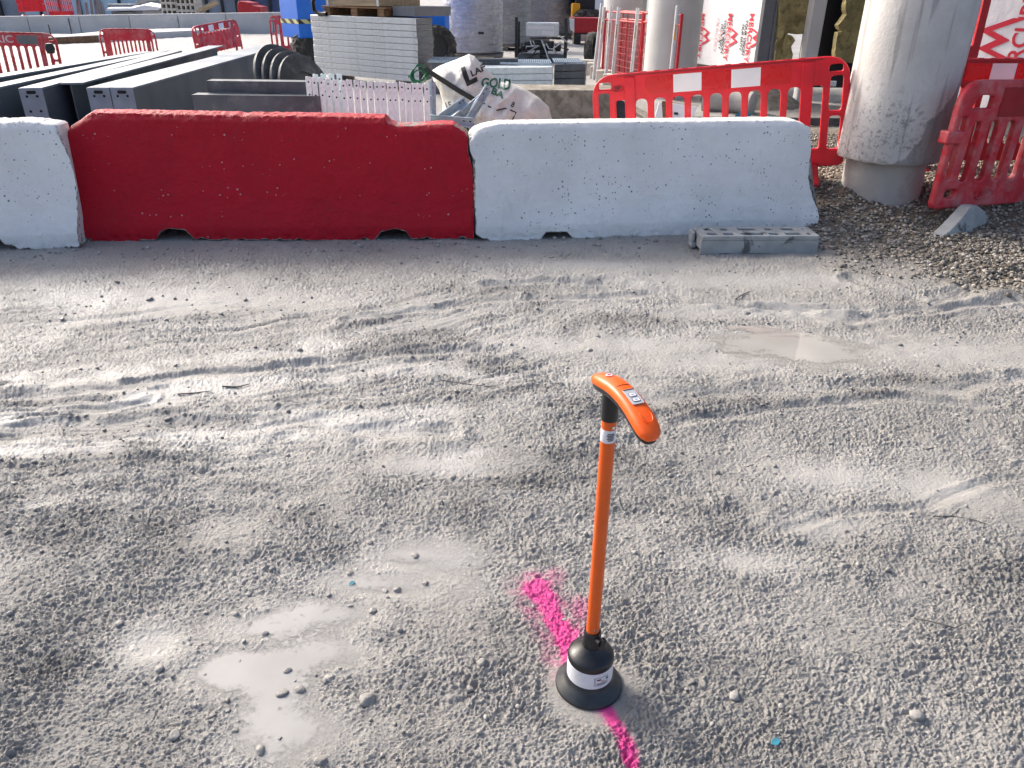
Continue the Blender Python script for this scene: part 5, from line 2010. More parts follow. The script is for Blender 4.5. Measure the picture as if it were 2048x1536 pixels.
# ------------------------------------------------------------------ bulk bag
def bulk_bag():
    Y = 9.45
    outline = [(862, 142), (880, 131), (912, 119), (938, 108), (950, 113), (962, 127), (985, 150), (1000, 164), (1016, 163), (1048, 176), (1078, 195), (1098, 214), (1106, 246), (1108, 292),
               (1020, 298), (930, 300), (878, 298), (882, 250), (886, 205), (878, 178), (866, 160)]
    P = [at(a, c, Y) for a, c in outline]
    dense = []
    for i, p in enumerate(P):
        q = P[(i + 1) % len(P)]
        for j in range(8):
            dense.append(p.lerp(q, j / 8))
    n = len(dense)
    c = at(985, 222, Y)
    NR = 30
    vs = [None]
    t = thing("bulk_bag", "crumpled white bulk bag with black and green print slumped behind the white block", "bulk bag", (c.x, Y, 0))

    def depth(x, z, q):
        xx, zz = np.array([x]), np.array([z])
        f = float(fbm(xx * 2.3, zz * 2.1, 45, 3)[0])
        fold = abs(float(perlin(xx * 3.2 + zz * 2.4, zz * 1.5 - xx, 46)[0]))
        fold2 = abs(float(perlin(xx * 6.5 - zz * 3, zz * 4.5, 47)[0]))
        return (.42 * math.sqrt(max(0, 1 - q * q)) + (.12 * f + .15 * (.3 - fold) + .06 * (.25 - fold2)) * min(1, (1 - q) * 4))
    V = []
    for sg in (-1, 1):
        for k in range(NR + 1):
            q = k / NR
            for i in range(n):
                x, z = c.x + (dense[i].x - c.x) * q, c.z + (dense[i].z - c.z) * q
                dy = depth(x, z, q) if sg < 0 else .30 * math.sqrt(max(0, 1 - q * q))
                V.append((x, Y + sg * dy, z))
    F = []
    for s_ in range(2):
        o = s_ * (NR + 1) * n
        for k in range(NR):
            for i in range(n):
                a = (o + k * n + i, o + (k + 1) * n + i, o + (k + 1) * n + (i + 1) % n, o + k * n + (i + 1) % n)
                F.append(a if s_ == 0 else a[::-1])
    b = MB().add(V, F)
    body = b.build("bag_body", M['fabric'], t)
    tree = BVHTree.FromPolygons([Vector(v) for v in V[:(NR + 1) * n]], [f for f in F if max(f) < (NR + 1) * n])

    def on_bag(x, z, lift=.012):
        h = tree.ray_cast(Vector((x, Y - 2, z)), Vector((0, 1, 0)))
        return Vector((x, (h[0].y if h[0] is not None else Y) - lift, z))
    winv = W[t.name].inverted()

    def letter(bodyt, px, py, hpx, rot, ink, bold=.02, sx=1.0):
        q = at(px, py, Y - .3)
        k = (at(px, py - hpx, Y - .3) - q).length * 1.35
        me = text_mesh("lettering", bodyt, k, Matrix.Rotation(math.radians(rot), 4, 'Z'), bold * k, sx)
        bm = bmesh.new()
        bm.from_mesh(me)
        bmesh.ops.triangulate(bm, faces=bm.faces)
        for _ in range(6):
            lg = [e for e in bm.edges if e.calc_length() > .022]
            if not lg:
                break
            bmesh.ops.subdivide_edges(bm, edges=lg, cuts=1)
            bmesh.ops.triangulate(bm, faces=bm.faces)
        for v in bm.verts:
            v.co = winv @ on_bag(q.x + v.co.x, q.z + v.co.y)
        bm.to_mesh(me)
        bm.free()
        link_mesh("lettering", me, M[ink], t)
    letter("L", 938, 152, 36, 22, 'ink', .05)
    letter("LAF", 955, 143, 13, 22, 'ink', .03, 1.1)
    letter("GOLD", 992, 170, 17, -6, 'ink_green', .03)
    letter("BA", 995, 186, 11, -20, 'ink_green', .03, 1.5)
    letter("J", 1018, 170, 12, -10, 'ink_green', .02)
    letter("LE", 896, 212, 12, 20, 'ink', .02)
    letter("B", 1026, 208, 9, -40, 'ink', .02)
    letter("AG", 942, 254, 16, -25, 'ink_green', .03, 1.3)
    pts = [at(a, q_, Y - .36) for a, q_ in ((850, 137), (872, 152), (900, 170), (925, 186), (948, 199))]
    b = MB()
    for p, q in zip(pts[:-1], pts[1:]):
        b.beam(p, q + (q - p) * .03, .012, .055, (0, -.4, 1))
    b.build("black_strap", M['strap'], t)
    pts = [on_bag(at(a, q_, Y - .3).x, at(a, q_, Y - .3).z, .004) for a, q_ in ((968, 205), (980, 211), (995, 217), (1010, 214), (1022, 217), (1032, 222), (1026, 234), (1020, 246), (1016, 262))]
    b = MB()
    b.path(pts, .008, 6)
    b.build("seam_cord", M['strap'], t)
    o = at(838, 146, Y - .35)
    b = MB()
    for k, (rr, ph) in enumerate(((.075, 0), (.085, .8), (.065, 1.9))):
        ring = []
        for i in range(22):
            a = 2 * math.pi * i / 22
            ring.append(o + Vector((rr * math.cos(a) * (1 + .2 * math.sin(2 * a + ph)), .05 * math.sin(a + ph) + .02 * k, rr * 1.05 * math.sin(a) - .02 * k)))
        for p, q in zip(ring, ring[1:] + ring[:1]):
            b.beam(p, q, .045, .010, (0, .3, 1))
    b.build("green_handle", M['green'], t)


bulk_bag()


# ------------------------------------------------------------------ stacks of galvanised floor panels
def slab_stack(fl, fr, zb, ztop, n, dv, mt, mside, names, group, jitter=.012):
    a, c = gnd(*fl, zb), gnd(*fr, zb)
    w = c - a
    wn_ = w.normalized()
    dv = Vector(dv)
    h = (ztop - zb) / n
    for i in range(n):
        off = wn_ * random.uniform(-jitter, jitter)
        z = zb + i * h
        t = thing("steel_decking", names[n - 1 - i], "steel panel", (a.x + off.x, a.y + off.y, z), math.atan2(w.y, w.x), group=group)
        k = [a + off, c + off, c + off + dv, a + off + dv]
        b = MB()
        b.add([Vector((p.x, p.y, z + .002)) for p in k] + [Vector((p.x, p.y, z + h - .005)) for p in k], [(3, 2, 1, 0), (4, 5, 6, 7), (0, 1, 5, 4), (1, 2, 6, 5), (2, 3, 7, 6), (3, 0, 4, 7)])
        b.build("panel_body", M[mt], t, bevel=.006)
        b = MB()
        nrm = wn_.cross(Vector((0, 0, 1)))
        b.beam(Vector((c.x + off.x, c.y + off.y, z + h / 2)) + wn_ * .003, Vector((c.x + off.x, c.y + off.y, z + h / 2)) + wn_ * .003 + dv * .99, .004, h - .016)  # dark strip that puts the shade of the stack's right side into colour
        b.build("side_shade", M[mside], t)


zb = .17
yl = gnd(632, 146, zb).y
ztp = at(625, 29, yl).z
names = ["topmost galvanised panel of the tall stack under the timber pallet"] + ["%s galvanised panel from the top of the tall stack" % s for s in ORD[1:9]] + ["lowest galvanised panel of the tall stack, on timber bearers"]
slab_stack((632, 146), (838, 165), zb, ztp, 10, (.20, .80, 0), 'galv', 'galv_dark', names, "panels in the tall galvanised stack")
for i, u in enumerate((.18, .82)):
    a, c = gnd(632, 146, zb), gnd(838, 165, zb)
    p = a.lerp(c, u)
    b = MB()
    b.beam(Vector((p.x, p.y + .03, zb * .5)), Vector((p.x + .20, p.y + .80, zb * .5)), .14, zb - .004)
    tag(b.build("timber_bearer", M['timber_grey']), ("timber bearer under the left of the tall panel stack", "timber bearer under the right of the tall panel stack")[i], "timber", "bearers under the panel stack")
# pallet and crate on the stack
a, c = gnd(632, 146, zb), gnd(838, 165, zb)
wn_ = (c - a).normalized()
rz = math.atan2(wn_.y, wn_.x)
t = thing("timber_pallet", "brown timber pallet on top of the tall galvanised stack", "pallet", (a.x + wn_.x * .36, a.y + wn_.y * .36, ztp), rz)
m = W[t.name]
for x in (.0, .72, 1.40):
    b = MB()
    b.box(x, x + .16, .03, 1.2, .0, .13, m)
    b.build("bearer_block", M['timber'], t, bevel=.006)
for k in range(6):
    b = MB()
    b.box(-.05, 1.62, .02 + k * .21, .17 + k * .21, .132, .16, m)
    b.build("deck_board", M['timber'], t, bevel=.003)
t2 = thing("timber_crate", "brown timber crate with steel corner brackets on the pallet", "crate", (a.x + wn_.x * .45, a.y + wn_.y * .45 + .03, ztp + .17), rz)
m = W[t2.name]
b = MB()
b.box(0, 1.4, 0, 1.1, 0, .7, m)
b.build("crate_body", M['timber_pale'], t2, bevel=.006)
for x in (.03, 1.33):
    b = MB()
    b.box(x, x + .05, -.008, -.001, .0, .69, m)
    b.build("corner_bracket", M['galv'], t2)
b = MB()
b.path([m @ Vector(p) for p in ((-.1, -.1, .25), (-.22, -.12, .05), (-.25, -.08, -.1), (-.12, -.06, -.16), (.05, -.05, -.15))], .04, 8)
tag(b.build("black_hose", M['black']), "thick black hose hanging beside the timber crate", "hose")
b = MB()
q = a + wn_ * 2.12
b.box(0, .55, 0, 1.0, 0, .16, Matrix.Translation((q.x, q.y + .2, ztp + .02)) @ Matrix.Rotation(rz, 4, 'Z'))
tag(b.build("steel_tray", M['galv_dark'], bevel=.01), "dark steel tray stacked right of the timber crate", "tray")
# lower stacks near the bag
zb2 = .02
n2 = ["topmost pale galvanised slab in the low stack behind the bag", "second pale galvanised slab in the low stack behind the bag", "third pale galvanised slab in the low stack behind the bag", "lowest pale galvanised slab in the low stack behind the bag"]
yl = gnd(1020, 184, zb2).y
slab_stack((960, 190), (1104, 187), zb2, at(1020, 131, yl).z, 4, (.0, .9, 0), 'galv_bright', 'galv_dark', n2, "slabs in the low pale stack", .02)
n3 = ["topmost dull slab of the strapped stack beside the low concrete wall", "second dull slab from the top of the strapped stack", "third dull slab from the top of the strapped stack", "lowest dull slab of the strapped stack"]
slab_stack((1107, 186), (1168, 184), zb2, at(1130, 128, yl + .05).z, 4, (.1, .9, 0), 'steel_channel', 'galv_dark', n3, "slabs in the strapped dull stack", .006)
p = gnd(1126, 187, .0)
b = MB()
b.box(p.x, p.x + .03, p.y - .03, p.y - .02, .02, at(1130, 127, yl).z)
tag(b.build("steel_strap", M['ink']), "dark steel strap round the dull slab stack", "strap")


def grating(label, pa, pb, y, z, dep, n, mt):
    a, c = at(*pa, y), at(*pb, y)
    t = thing("steel_grating", label, "grating", (a.x, y, z), group="steel gratings")
    b = MB()
    for u in (0, .5, 1):
        b.beam((a.x, y + dep * u, z), (c.x, y + dep * u, z), .02, .04)
    b.build("bearing_bar", M[mt], t)
    b = MB()
    for i in range(n):
        x = a.x + (c.x - a.x) * (i + .5) / n
        b.beam((x, y + .012, z + .004), (x, y + dep - .012, z + .004), .012, .03)
    o = b.build("grating_slats", M[mt], t)


zt2 = at(1020, 131, yl).z + .03
grating("steel grating laid over the low pale slab stack", (1000, 128), (1104, 128), yl + .08, zt2, .75, 26, 'galv_blue')
grating("steel grating over the strapped dull stack", (1108, 126), (1166, 126), yl + .1, zt2 + .02, .8, 14, 'galv_blue')
grating("small steel grating left of the bag's peak", (856, 136), (935, 136), 14.6, .55, .8, 16, 'galv_blue')
b = MB()
q = at(856, 136, 14.62)
b.box(q.x + .05, q.x + .95, 14.66, 15.3, 0, .52)
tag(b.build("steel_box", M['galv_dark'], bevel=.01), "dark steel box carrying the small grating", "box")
b = MB()
b.beam(at(945, 124, yl + .2), at(1036, 122, yl + .2), .18, .10)
tag(b.build("steel_channel", M['steel_channel'], bevel=.005), "long grey channel lying on the low stack behind the bag", "steel channel")


# ------------------------------------------------------------------ machines in the background
def wheel(par, c, axis, r, w, nm="wheel"):
    m = Vector(axis).to_track_quat('Z', 'Y').to_matrix().to_4x4()
    m.translation = Vector(c)
    b = MB()
    b.lathe([(r * .55, -w / 2), (r * .9, -w / 2), (r * .97, -w * .36), (r * .97, w * .36), (r * .9, w / 2), (r * .55, w / 2), (r * .55, -w / 2)], (0, 0, 0), 36, m)
    for i in range(18):
        a = 2 * math.pi * i / 18
        for s in (-1, 1):
            mm = m @ Matrix.Rotation(a + (0.17 if s > 0 else 0), 4, 'Z') @ Matrix.Translation((r * .975, 0, s * w * .22)) @ Matrix.Rotation(s * .45, 4, 'X')
            b.box(-r * .05, r * .035, -r * .06, r * .06, -w * .24, w * .24, mm)
    tyre = b.build(nm, M['tyre'], par)
    b = MB()
    b.lathe([(0, -w * .25), (r * .56, -w * .3), (r * .56, w * .3), (0, w * .25)], (0, 0, 0), 28, m)
    b.build("rim", M['black_mud'], tyre)


def boom_lift():
    A, Cc, Rr = at(565, 72, 19.9), at(601, 77, 19.3), at(690, 72, 20.1)
    zb_ = Cc.z
    t = thing("boom_lift", "blue boom lift with striped warning tape behind the tall galvanised stack", "boom lift", (Cc.x, Cc.y, 0))
    back = A + (Rr - Cc)
    k = [A, Cc, Rr, back]
    b = MB()
    b.add([(p.x, p.y, zb_) for p in k] + [(p.x, p.y, 3.0) for p in k], [(0, 1, 2, 3), (7, 6, 5, 4), (0, 4, 5, 1), (1, 5, 6, 2), (2, 6, 7, 3), (3, 7, 4, 0)])
    b.build("turret", M['blue'], t, bevel=.03)
    z1 = at(601, 48, 19.3).z
    z2 = at(601, 39, 19.3).z
    for p, q in ((A, Cc), (Cc, Rr)):
        d = (q - p)
        d.z = 0
        n = d.normalized().cross(Vector((0, 0, 1)))
        b = MB()
        b.prism([(0, z1), (d.length, z1), (d.length, z2), (0, z2)], Vector((p.x, p.y, 0)) + n * .003, d.normalized(), (0, 0, 1), n * .004)
        b.build("warning_tape", M['hazard'], t)
    R2 = at(893, 60, 21.2)
    zc = at(893, 62, 21.2).z
    b = MB()
    b.box(Cc.x + .35, R2.x + .05, 20.4, 21.6, zc, zc + .38)
    b.build("chassis", M['blue'], t, bevel=.03)
    b = MB()
    b.box(at(700, 36, 20.2).x, at(772, 36, 20.2).x, 20.15, 20.39, 1.0, 1.75)
    b.build("side_cover", M['blue'], t, bevel=.03)
    b = MB()
    b.box(at(832, 30, 21.0).x, R2.x + .1, 20.7, 21.5, zc + .75, 2.6)
    b.build("engine_cover", M['blue'], t, bevel=.04)
    g = at(614, 110, 19.5)
    wheel(t, (g.x + .10, 19.75, .47), (.55, -.83, 0), .48, .40)
    wheel(t, (at(873, 52, 20.4).x, 20.25, .46), (.2, -.98, 0), .47, .36)
    wheel(t, (Cc.x + .6, 21.5, .46), (.2, -.98, 0), .47, .36)
    wheel(t, (at(850, 100, 18.2).x, 18.6, .42), (1, .2, 0), .46, .3)


boom_lift()


def drum(label, px, y, r, h, dark):
    x = at(px, 50, y).x
    t = thing("wrapped_drum_stack", label, "wrapped stack", (x, y, 0), group="stacks in stretch wrap on pallets")
    rr = []
    for k in range(70):
        z = .17 + k * (h / 69)
        f = math.sin(k * .9) * .5 + math.sin(k * 2.7 + px) * .5
        rr.append((r * (1 + .008 * f - .03 * (k == 0)), z))
    b = MB()
    b.lathe([(0, .16)] + rr + [(0, .17 + h)], (x, y, 0), 64)
    o = b.build("wrapping", M['wrap_dark' if dark else 'wrap'], t)
    co = np.empty(len(o.data.vertices) * 3)
    o.data.vertices.foreach_get('co', co)
    co = co.reshape(-1, 3)
    an = np.arctan2(co[:, 1], co[:, 0])
    k = 1 + .022 * perlin(an * 4 + px, co[:, 2] * 5, 96) + .014 * perlin(an * 11, co[:, 2] * 11 + an * 3, 97)
    co[:, 0] *= k
    co[:, 1] *= k
    o.data.vertices.foreach_set('co', co.ravel())
    for xx in (-1, 0, 1):
        b = MB()
        b.box(x + xx * r * .82 - .07, x + xx * r * .82 + .07, y - r, y + r, 0.0, .10)
        b.build("pallet_runner", M['timber_grey'], t, bevel=.004)
    b = MB()
    b.box(x - r * 1.03, x + r * 1.03, y - r * 1.03, y + r * 1.03, .102, .158)
    b.build("pallet_deck", M['timber_grey'], t, bevel=.004)
    return t


drum("bright stretch wrapped drum stack nearest, left of the engine", 946, 23.0, .80, 1.9, False)
drum("dull wrapped stack directly behind the brightest one", 1012, 27.2, .78, 2.2, True)
drum("dull wrapped stack above the engine's left side", 1052, 31.0, .82, 2.4, True)
drum("dull wrapped stack farthest right, above the engine", 1100, 34.5, .92, 2.6, True)
b = MB()
b.tube(at(957, 66, 22.16), at(957, 66, 22.16) + Vector((.14, -.03, 0)), .03, 8)
tag(b.build("dark_tag", M['ink']), "small dark tag on the brightest wrapped stack", "tag")


def engine():
    g = gnd(1082, 126)
    t = thing("engine_set", "oily engine set in an open frame with a silver box on top", "engine", (g.x, g.y, 0))
    m = Matrix.Translation((g.x, g.y, 0)) @ Matrix.Rotation(-.08, 4, 'Z')
    for x in (-.66, .62):
        for y in (0, .8):
            b = MB()
            b.box(x - .035, x + .035, y, y + .07, .0, 1.08 if y == 0 else .95, m)
            b.build("frame_post", M['dark_metal'], t)
    b = MB()
    b.box(-.62, .58, -.02, .8, .04, .20, m)
    b.build("base_tray", M['steel_channel'], t, bevel=.01)
    b = MB()
    b.box(-.42, .42, .1, .7, .62, .95, m)
    hd = b.build("control_box", M['galv'], t, bevel=.02)
    b = MB()
    b.box(-.38, .30, .085, .098, .80, .88, m)
    b.build("white_stripe", M['sticker'], hd)
    b = MB()
    b.box(.0, .32, .085, .098, .66, .76, m)
    b.build("label_plate", M['sticker'], hd)
    for q, (x, z, s) in enumerate(((-.35, .40, .20), (-.1, .42, .24), (.2, .40, .22), (.42, .36, .16), (-.5, .34, .12), (.05, .28, .2))):
        b = MB()
        b.box(x - s / 2, x + s / 2, .12, .6, z - s / 2, z + s / 2, m)
        b.tube(m @ Vector((x, .02, z)), m @ Vector((x, .14, z)), s * .38, 14)
        b.build("engine_block", M['dark_metal'], t, bevel=.02)
    rr = random.Random(5)
    for q in range(9):
        x, z = rr.uniform(-.5, .5), rr.uniform(.25, .55)
        b = MB()
        b.path([m @ Vector(v) for v in ((x, .02, z), (x + rr.uniform(-.12, .12), -.06, z - .12), (x + rr.uniform(-.25, .25), -.02, z - .2 + rr.uniform(-.05, .1)), (x + rr.uniform(-.3, .3), .1, .24))], .016, 6)
        b.build("hose", M['dark_metal'] if q % 3 else M['galv'], t)
    for pts in (((.0, -.03, .55), (.12, -.1, .3), (.22, -.16, .05)), ((.4, 0, .7), (.75, -.05, .45), (1.0, -.1, .42)), ((.3, .0, .35), (.52, -.06, .5))):
        b = MB()
        b.path([m @ Vector(p) for p in pts], .018, 6)
        b.build("pipe", M['galv'], t)


engine()


def telehandler():
    y = 33.0
    p = at(1172, 40, y)
    t = thing("telehandler", "dark telehandler with a yellow fender parked far behind the props", "telehandler", (p.x, y, 0))
    x0, x1 = at(1145, 30, y).x, at(1192, 30, y).x
    zb_ = .55
    b = MB()
    b.box(x0 + .1, x1 - .05, y, y + 1.6, zb_ + .25, zb_ + 1.3)
    b.build("cab_body", M['navy'], t, bevel=.05)
    b = MB()
    b.box(x0 - .05, x0 + .28, y - .12, y + .3, zb_ + .1, zb_ + .75)
    b.build("yellow_fender", M['yellow'], t, bevel=.05)
    wheel(t, (x0 + .45, y - .1, zb_), (.3, -.95, 0), .55, .4)
    wheel(t, (x1 - .12, y - .05, zb_), (.3, -.95, 0), .55, .4)
    y = 30.0
    x0, x1 = at(1143, 35, y).x, at(1205, 35, y).x
    z0_, z1_ = at(1160, 66, y).z, at(1160, 36, y).z
    s = thing("red_skip", "dark red steel skip with a pale end in front of the telehandler", "skip", (x0, y, 0))
    b = MB()
    b.prism([(0.12, z0_), (x1 - x0, z0_), (x1 - x0 + .1, z1_), (0, z1_)], (x0, y, 0), (1, 0, 0), (0, 0, 1), (0, 1.2, 0))
    b.build("skip_body", M['red_rail'], s, bevel=.02)
    b = MB()
    b.prism([(-.02, z0_ + .1), (.12, z0_ + .02), (.10, z1_ - .02), (-.08, z1_)], (x0, y - .012, 0), (1, 0, 0), (0, 0, 1), (0, .01, 0))
    b.build("pale_end", M['sticker'], s)
    for xx in (x0 + .25, x1 - .25):
        b = MB()
        b.box(xx - .12, xx + .12, y + .1, y + 1.0, -.02, z0_ - .003)
        b.build("skid", M['dark_metal'], s)


telehandler()
p = gnd(1164, 82)
b = MB()
b.box(p.x - .33, p.x + .33, p.y, p.y + .4, 0, .22)
tag(b.build("concrete_block", M['conc'], bevel=.015), "single grey concrete block lying under the red skip", "concrete block")
b = MB()
q = at(1196, 10, 40)
b.box(q.x - 1.5, q.x + .8, 40, 42, 0, 3)
for k in range(10):
    b.box(q.x - 1.5, q.x + .8, 39.96, 39.998, .2 + k * .28, .4 + k * .28)
tag(b.build("white_container", M['sticker']), "white ribbed container far behind the grey props", "container")


# ------------------------------------------------------------------ red mesh fence with grey props
def mesh_panel(label, pa, pb, z0, z1):
    a, c = pa, pb
    d = Vector((c.x - a.x, c.y - a.y, 0))
    L = d.length
    d.normalize()
    t = thing("mesh_fence", label, "fence panel", (a.x, a.y, 0), math.atan2(d.y, d.x), group="red mesh fence panels")
    o = Vector((a.x, a.y, 0))

    def P(x, z):
        return o + d * x + Vector((0, 0, z))
    b = MB()
    for x in (0, L):
        b.tube(P(x, z0 - .08), P(x, z1), .026, 10)
    for z in (z0, z1 - .02, z1 - .17):
        b.tube(P(0, z), P(L, z), .020, 8)
    for x in (L * .36, L * .62):
        b.tube(P(x, z0), P(x, z1), .012, 8)
    b.build("frame", M['red_rail'], t)
    b = MB()
    n = int(L / .045)
    for i in range(1, n):
        b.tube(P(L * i / n, z0), P(L * i / n, z1 - .17), .0042, 4, caps=False)
    for k in range(1, 9):
        b.tube(P(0, z0 + (z1 - z0 - .17) * k / 9), P(L, z0 + (z1 - z0 - .17) * k / 9), .0042, 4, caps=False)
    b.build("wire_mesh", M['red_rail'], t)


mesh_panel("red mesh fence panel on the right, in front of the pale column", at(1283, 100, 15.6), at(1357, 100, 14.1), .12, 1.36)
mesh_panel("red mesh fence panel on the left between the grey props", at(1207, 100, 17.6), at(1281, 100, 15.7), .12, 1.34)
mesh_panel("red mesh fence panel standing behind the other two", at(1211, 100, 18.4), at(1300, 100, 17.0), .12, 1.34)
for i, (a, c, y) in enumerate((((1189, 125), (1204, 6), 17.6), ((1196, 130), (1209, 14), 17.3), ((1212, 142), (1223, 13), 16.6), ((1225, 148), (1238, 14), 16.1), ((1262, 150), (1276, 16), 15.5), ((1340, 160), (1356, 11), 13.9))):
    p, q = at(*a, y), at(*c, y)
    t = thing("steel_prop", "%s grey steel prop from the left holding up the red mesh" % ORD[i] if i < 5 else "grey steel prop with yellow sticker at the right end of the red mesh", "prop",
              (p.x, p.y, 0), group="grey steel props")
    b = MB()
    b.tube(Vector((p.x + (p.x - q.x) * .05, p.y, -.02)), q, .034, 14)
    b.build("tube", M['galv'], t)
    u0, u1 = p.lerp(q, .55), p.lerp(q, .75)
    b = MB()
    b.prism(rect(-.012, .012, 0, (u1 - u0).length), u0 + Vector((-.006, -.0365, 0)), (1, 0, 0), (u1 - u0).normalized(), (0, .003, 0))
    b.build("sticker", M['timber_pale'] if i != 5 else M['yellow'], t)
for i, (px, py) in enumerate(((1178, 142), (1187, 149), (1197, 157), (1209, 166), (1224, 175))):
    g = gnd(px, py)
    b = MB()
    b.box(-.16, .16, -.12, .12, -.02, .25, Matrix.Translation(g) @ Matrix.Rotation(-.5, 4, 'Z'))
    tag(b.build("fence_block", M['cream'], bevel=.02), "%s cream concrete block from the far end of the row below the props" % ORD[i], "concrete block", "cream blocks in a row")
g = gnd(1182, 130)
m = Matrix.Translation((g.x, g.y, .38)) @ Matrix.Rotation(1.2, 4, 'Z') @ Matrix.Rotation(math.pi / 2, 4, 'X')
b = MB()
b.lathe([(.30, -.1), (.38, -.1), (.40, 0), (.38, .1), (.30, .1), (.30, -.1)], (0, 0, 0), 36, m)
tag(b.build("old_tyre", M['tyre']), "old black tyre standing behind the cream blocks", "tyre")

# ------------------------------------------------------------------ far left: parapet, barriers, store yard
L0, R0 = gnd(-260, 66), gnd(640, 67)
d = R0 - L0
t = thing("parapet_wall", "long low pale concrete wall across the far left", "wall", L0, math.atan2(d.y, d.x))
n_ = 9
for i in range(n_):
    a, c = L0.lerp(R0, i / n_), L0.lerp(R0, (i + 1) / n_)
    h0, h1 = .50 + .33 * i / n_, .50 + .33 * (i + 1) / n_
    dn = d.normalized()
    c = c - dn * .03
    b = MB()
    b.prism([(0, -.1), ((c - a).length, -.1), ((c - a).length, h1), (0, h0)], a, dn, (0, 0, 1), Vector((0, .5, 0)))
    b.build("wall_panel", M['conc_pale'], t, bevel=.012)
F0, F1 = gnd(60, 92), gnd(536, 64)
b = MB()
B0, B1 = gnd(60, 69), gnd(536, 63)
b.add([(F0.x, F0.y, .22), (F1.x, F1.y, .2), (F1.x + .3, F1.y + 2.5, .2), (F0.x, L0.y - .4, .22), (F0.x, F0.y, -.1), (F1.x, F1.y, -.1), (F1.x + .3, F1.y + 2.5, -.1), (F0.x, L0.y - .4, -.1)],
      [(0, 1, 2, 3), (7, 6, 5, 4), (0, 4, 5, 1), (1, 5, 6, 2), (2, 6, 7, 3), (3, 7, 4, 0)])
tag(b.build("pavement", M['conc_pale'], bevel=.02), kind='structure')
b = MB()
dn = (F1 - F0).normalized()
b.beam(F0 + Vector((0, -.05, .10)), F0 + dn * 2.6 + Vector((0, -.05, .10)), .06, .2)
tag(b.build("timber_edging", M['timber']), "brown timber edge board at the pale pavement's near end", "timber")
for (px, py, tp, lb) in ((147, 82, 36, "thin dark steel rod standing by the timber edge board"), (104, 80, 49, "thin dark rod behind the lettered red barrier")):
    g = gnd(px, py)
    b = MB()
    b.tube(g, Vector((g.x, g.y, at(px - 1, tp, g.y).z)), .02, 6)
    tag(b.build("steel_rod", M['dark_metal']), lb, "steel rod", "steel rods by the pavement")
o0, o1 = at(-80, 140, 15.0), at(113, 140, 15.0)
o0.z = o1.z = .02
road_barrier("red barrier with white letters and a grey patch at the left edge", o0, o1 - o0 + Vector((0, .25, -.03)), (o1 - o0).length, .91, 'red_dusty', False, 9, 'ladder', grey=True, feet=(.12, .88), foot_h=.13,
             logo=("KIC", .50 * (o1 - o0).length, .79, .17, False, 'ink_pink'), detail=True)
g = at(107, 96, 14.9)
b = MB()
b.lathe([(0, -.09), (.06, -.08), (.085, 0), (.06, .08), (0, .09)], g + Vector((0, -.12, 0)), 14)
tag(b.build("black_lamp", M['black']), "small black lamp hanging on the lettered barrier's right end", "lamp")
o0, o1 = at(209, 120, 18.0), at(320, 120, 18.0)
o0.z = o1.z = -.06
road_barrier("plain red barrier without white sheets in the middle distance", o0, o1 - o0, (o1 - o0).length, .93, 'red_dusty', False, 9, 'ladder', feet=(.12, .88), foot_h=.13)
ptl, ptr = at(383, 53, 18.8), at(474, 37, 20.6)
Hc = ptr.z - at(458, 102, 20.6).z
xd = ptr - ptl
upc = Vector((-xd.z * .8, 0, xd.xy.length)).normalized()
road_barrier("tilted red barrier with two pale sheets beyond the beam ends", ptl - upc * Hc, xd, xd.length, Hc, 'red_dusty', True, 9, 'ladder', feet=(.12, .88), foot_h=.13, lift=upc)
road_barrier("red barrier glimpsed under the blue boom lift", at(566, 104, 24) + Vector((-.3, 0, 0)), (1, .1, 0), 2.0, .95, 'red_dusty', False, 9, 'ladder', feet=(.12, .88), foot_h=.13)
p, q = at(40, 31, 40), at(95, 30, 40)
road_barrier("far red barrier with white sheets on the left beyond the parapet", p, q - p, (q - p).length, .95, 'red', True, 9, 'ladder', feet=(.12, .88), foot_h=.13, detail=False)
p, q = at(99, 31, 40), at(149, 30, 40)
road_barrier("far plain red barrier beyond the parapet, next to the grey stakes", p, q - p, (q - p).length, 1.0, 'red', False, 9, 'ladder', feet=(.12, .88), foot_h=.13, detail=False)
for i, px in enumerate((154, 160, 173, 182, 190, 196, 203, 209)):
    g = at(px, 26, 41)
    b = MB()
    b.beam((g.x, 41, -.1), (g.x + random.uniform(-.05, .15), 41, g.z + random.uniform(.45, .7)), .10, .06, (0, 1, 0))
    tag(b.build("steel_stake", M['post_grey']), "%s grey steel stake from the left beyond the parapet" % ORD[i], "stake", "grey stakes beyond the parapet")
for i, (a0, a1, y, h, mt, lb) in enumerate(((214, 268, 41, .95, 'post_grey', "grey pile of steel lengths beyond the parapet"), (268, 322, 43, 1.25, 'conc', "pale stacked concrete units beyond the parapet"))):
    x0, x1 = at(a0, 20, y).x, at(a1, 20, y).x
    t = thing("material_pile", lb, "pile", (x0, y, 0), group="piles in the store yard")
    for k in range(6):
        b = MB()
        b.box(x0 + random.uniform(0, .2), x1 - random.uniform(0, .2), y + random.uniform(0, .1), y + 1.2, h * k / 6, h * (k + 1) / 6 - .02)
        b.build("layer", M[mt], t, bevel=.01)
b = MB()
g = at(265, 22, 40.6)
b.prism([(-1.3, 0), (1.2, .05), (1.4, .16), (.6, .26), (.0, .12), (-1.2, .10)], (g.x, 40.6, g.z), (1, 0, 0), (0, 0, 1), (0, .8, .1))
tag(b.build("white_sheet", M['sticker']), "crumpled white sheet on the parapet's far side", "sheet")


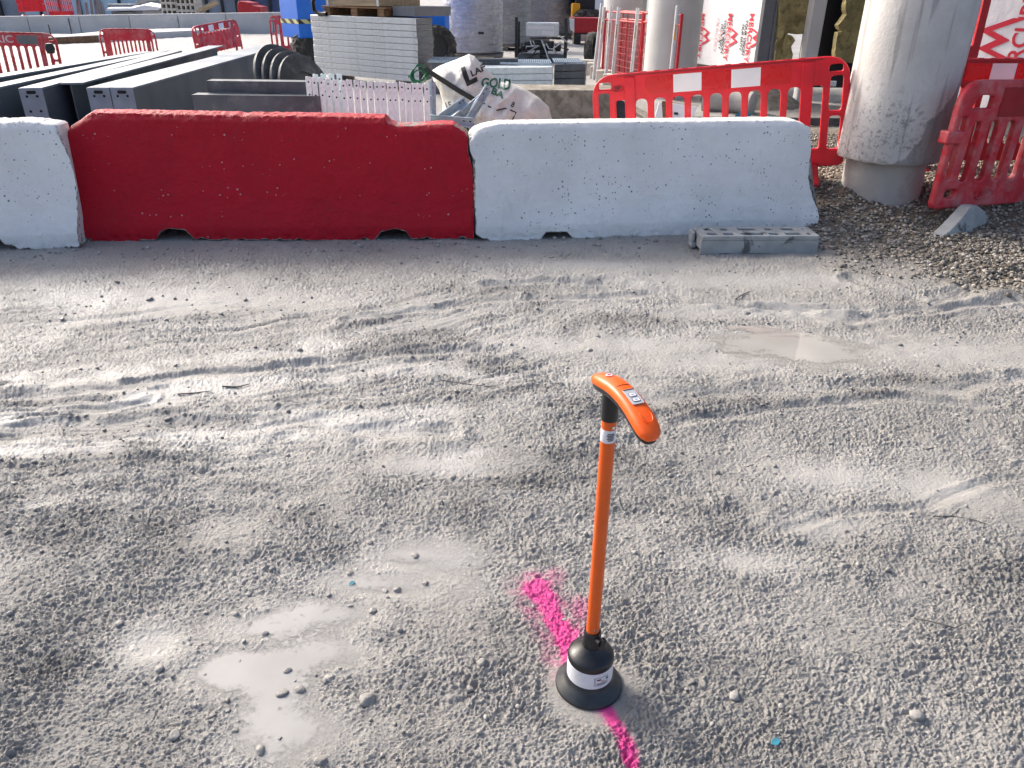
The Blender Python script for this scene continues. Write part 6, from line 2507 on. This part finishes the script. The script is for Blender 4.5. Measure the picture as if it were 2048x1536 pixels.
def block_pack(label, a0, a1, y, z0, rows):
    x0, x1 = at(a0, 15, y).x, at(a1, 15, y).x
    t = thing("block_pack", label, "block pack", (x0, y, 0), group="packs of hollow concrete blocks")
    h = .26
    for k in range(rows):
        b = MB()
        z = z0 + k * h
        b.box(x0, x1, y, y + 1, z, z + .05)
        b.box(x0, x1, y, y + 1, z + h - .055, z + h - .005)
        n = int((x1 - x0) / .2)
        for i in range(n + 1):
            xx = x0 + (x1 - x0) * i / n
            b.box(xx - .035, xx + .035, y + .002, y + .9, z + .0505, z + h - .0555)
        b.build("block_course", M['cream'], t)
    b = MB()
    b.box(x0 + .02, x1 - .02, y + .95, y + .98, z0 + .01, z0 + rows * h - .02)
    b.build("backing", M['hole'], t)


block_pack("taller pack of hollow blocks beyond the parapet, left", 323, 352, 40, .5, 4)
block_pack("longer pack of hollow blocks beyond the parapet, right", 353, 390, 40, .45, 4)
b = MB()
b.beam(at(398, 22, 39.5), at(434, 4, 39.5), .15, .22, (0, -1, .3))
tag(b.build("timber_plank", M['timber_pale']), "pale plank slanting beside the hollow blocks", "plank", "loose planks")
b = MB()
g = at(476, 22, 43)
q = at(524, 22, 43)
b.prism([(0, -.1), (q.x - g.x, -.1), (q.x - g.x - .1, g.z + .20), ((q.x - g.x) * .6, g.z + .26), ((q.x - g.x) * .55, g.z + .38), (.1, g.z + .46), (0, g.z + .3)], (g.x, 43, 0), (1, 0, 0), (0, 0, 1), (0, 1.4, 0))
tag(b.build("red_skip", M['red_rail'], bevel=.03), "red steel skip in front of the dark blue hoarding", "skip")
for lb, a0, a1, y, mt, n in (("pale blue hoarding behind the far store yard", 40, 360, 52, 'hoard_pale', 8), ("grey sheeted fence at the photo's upper left corner", -180, 46, 44, 'hoard_grey', 5),
                             ("grey blue hoarding left of the dark blue one", 352, 476, 50, 'hoard_grey', 4), ("dark blue hoarding left of the boom lift", 474, 640, 49, 'hoard_blue', 5)):
    x0, x1 = at(a0, 10, y).x, at(a1, 10, y).x
    t = thing("hoarding", lb, "hoarding", (x0, y, 0), group="site hoardings")
    for i in range(n):
        w = (x1 - x0) / n
        b = MB()
        b.box(x0 + w * i + .01, x0 + w * (i + 1) - .01, y, y + .05, .0, 3.2)
        b.build("hoarding_sheet", M[mt], t)
        b = MB()
        b.box(x0 + w * i - .07, x0 + w * i + .07, y - .13, y - .002, 0, 3.3)
        b.build("post", M['dark_metal'], t)
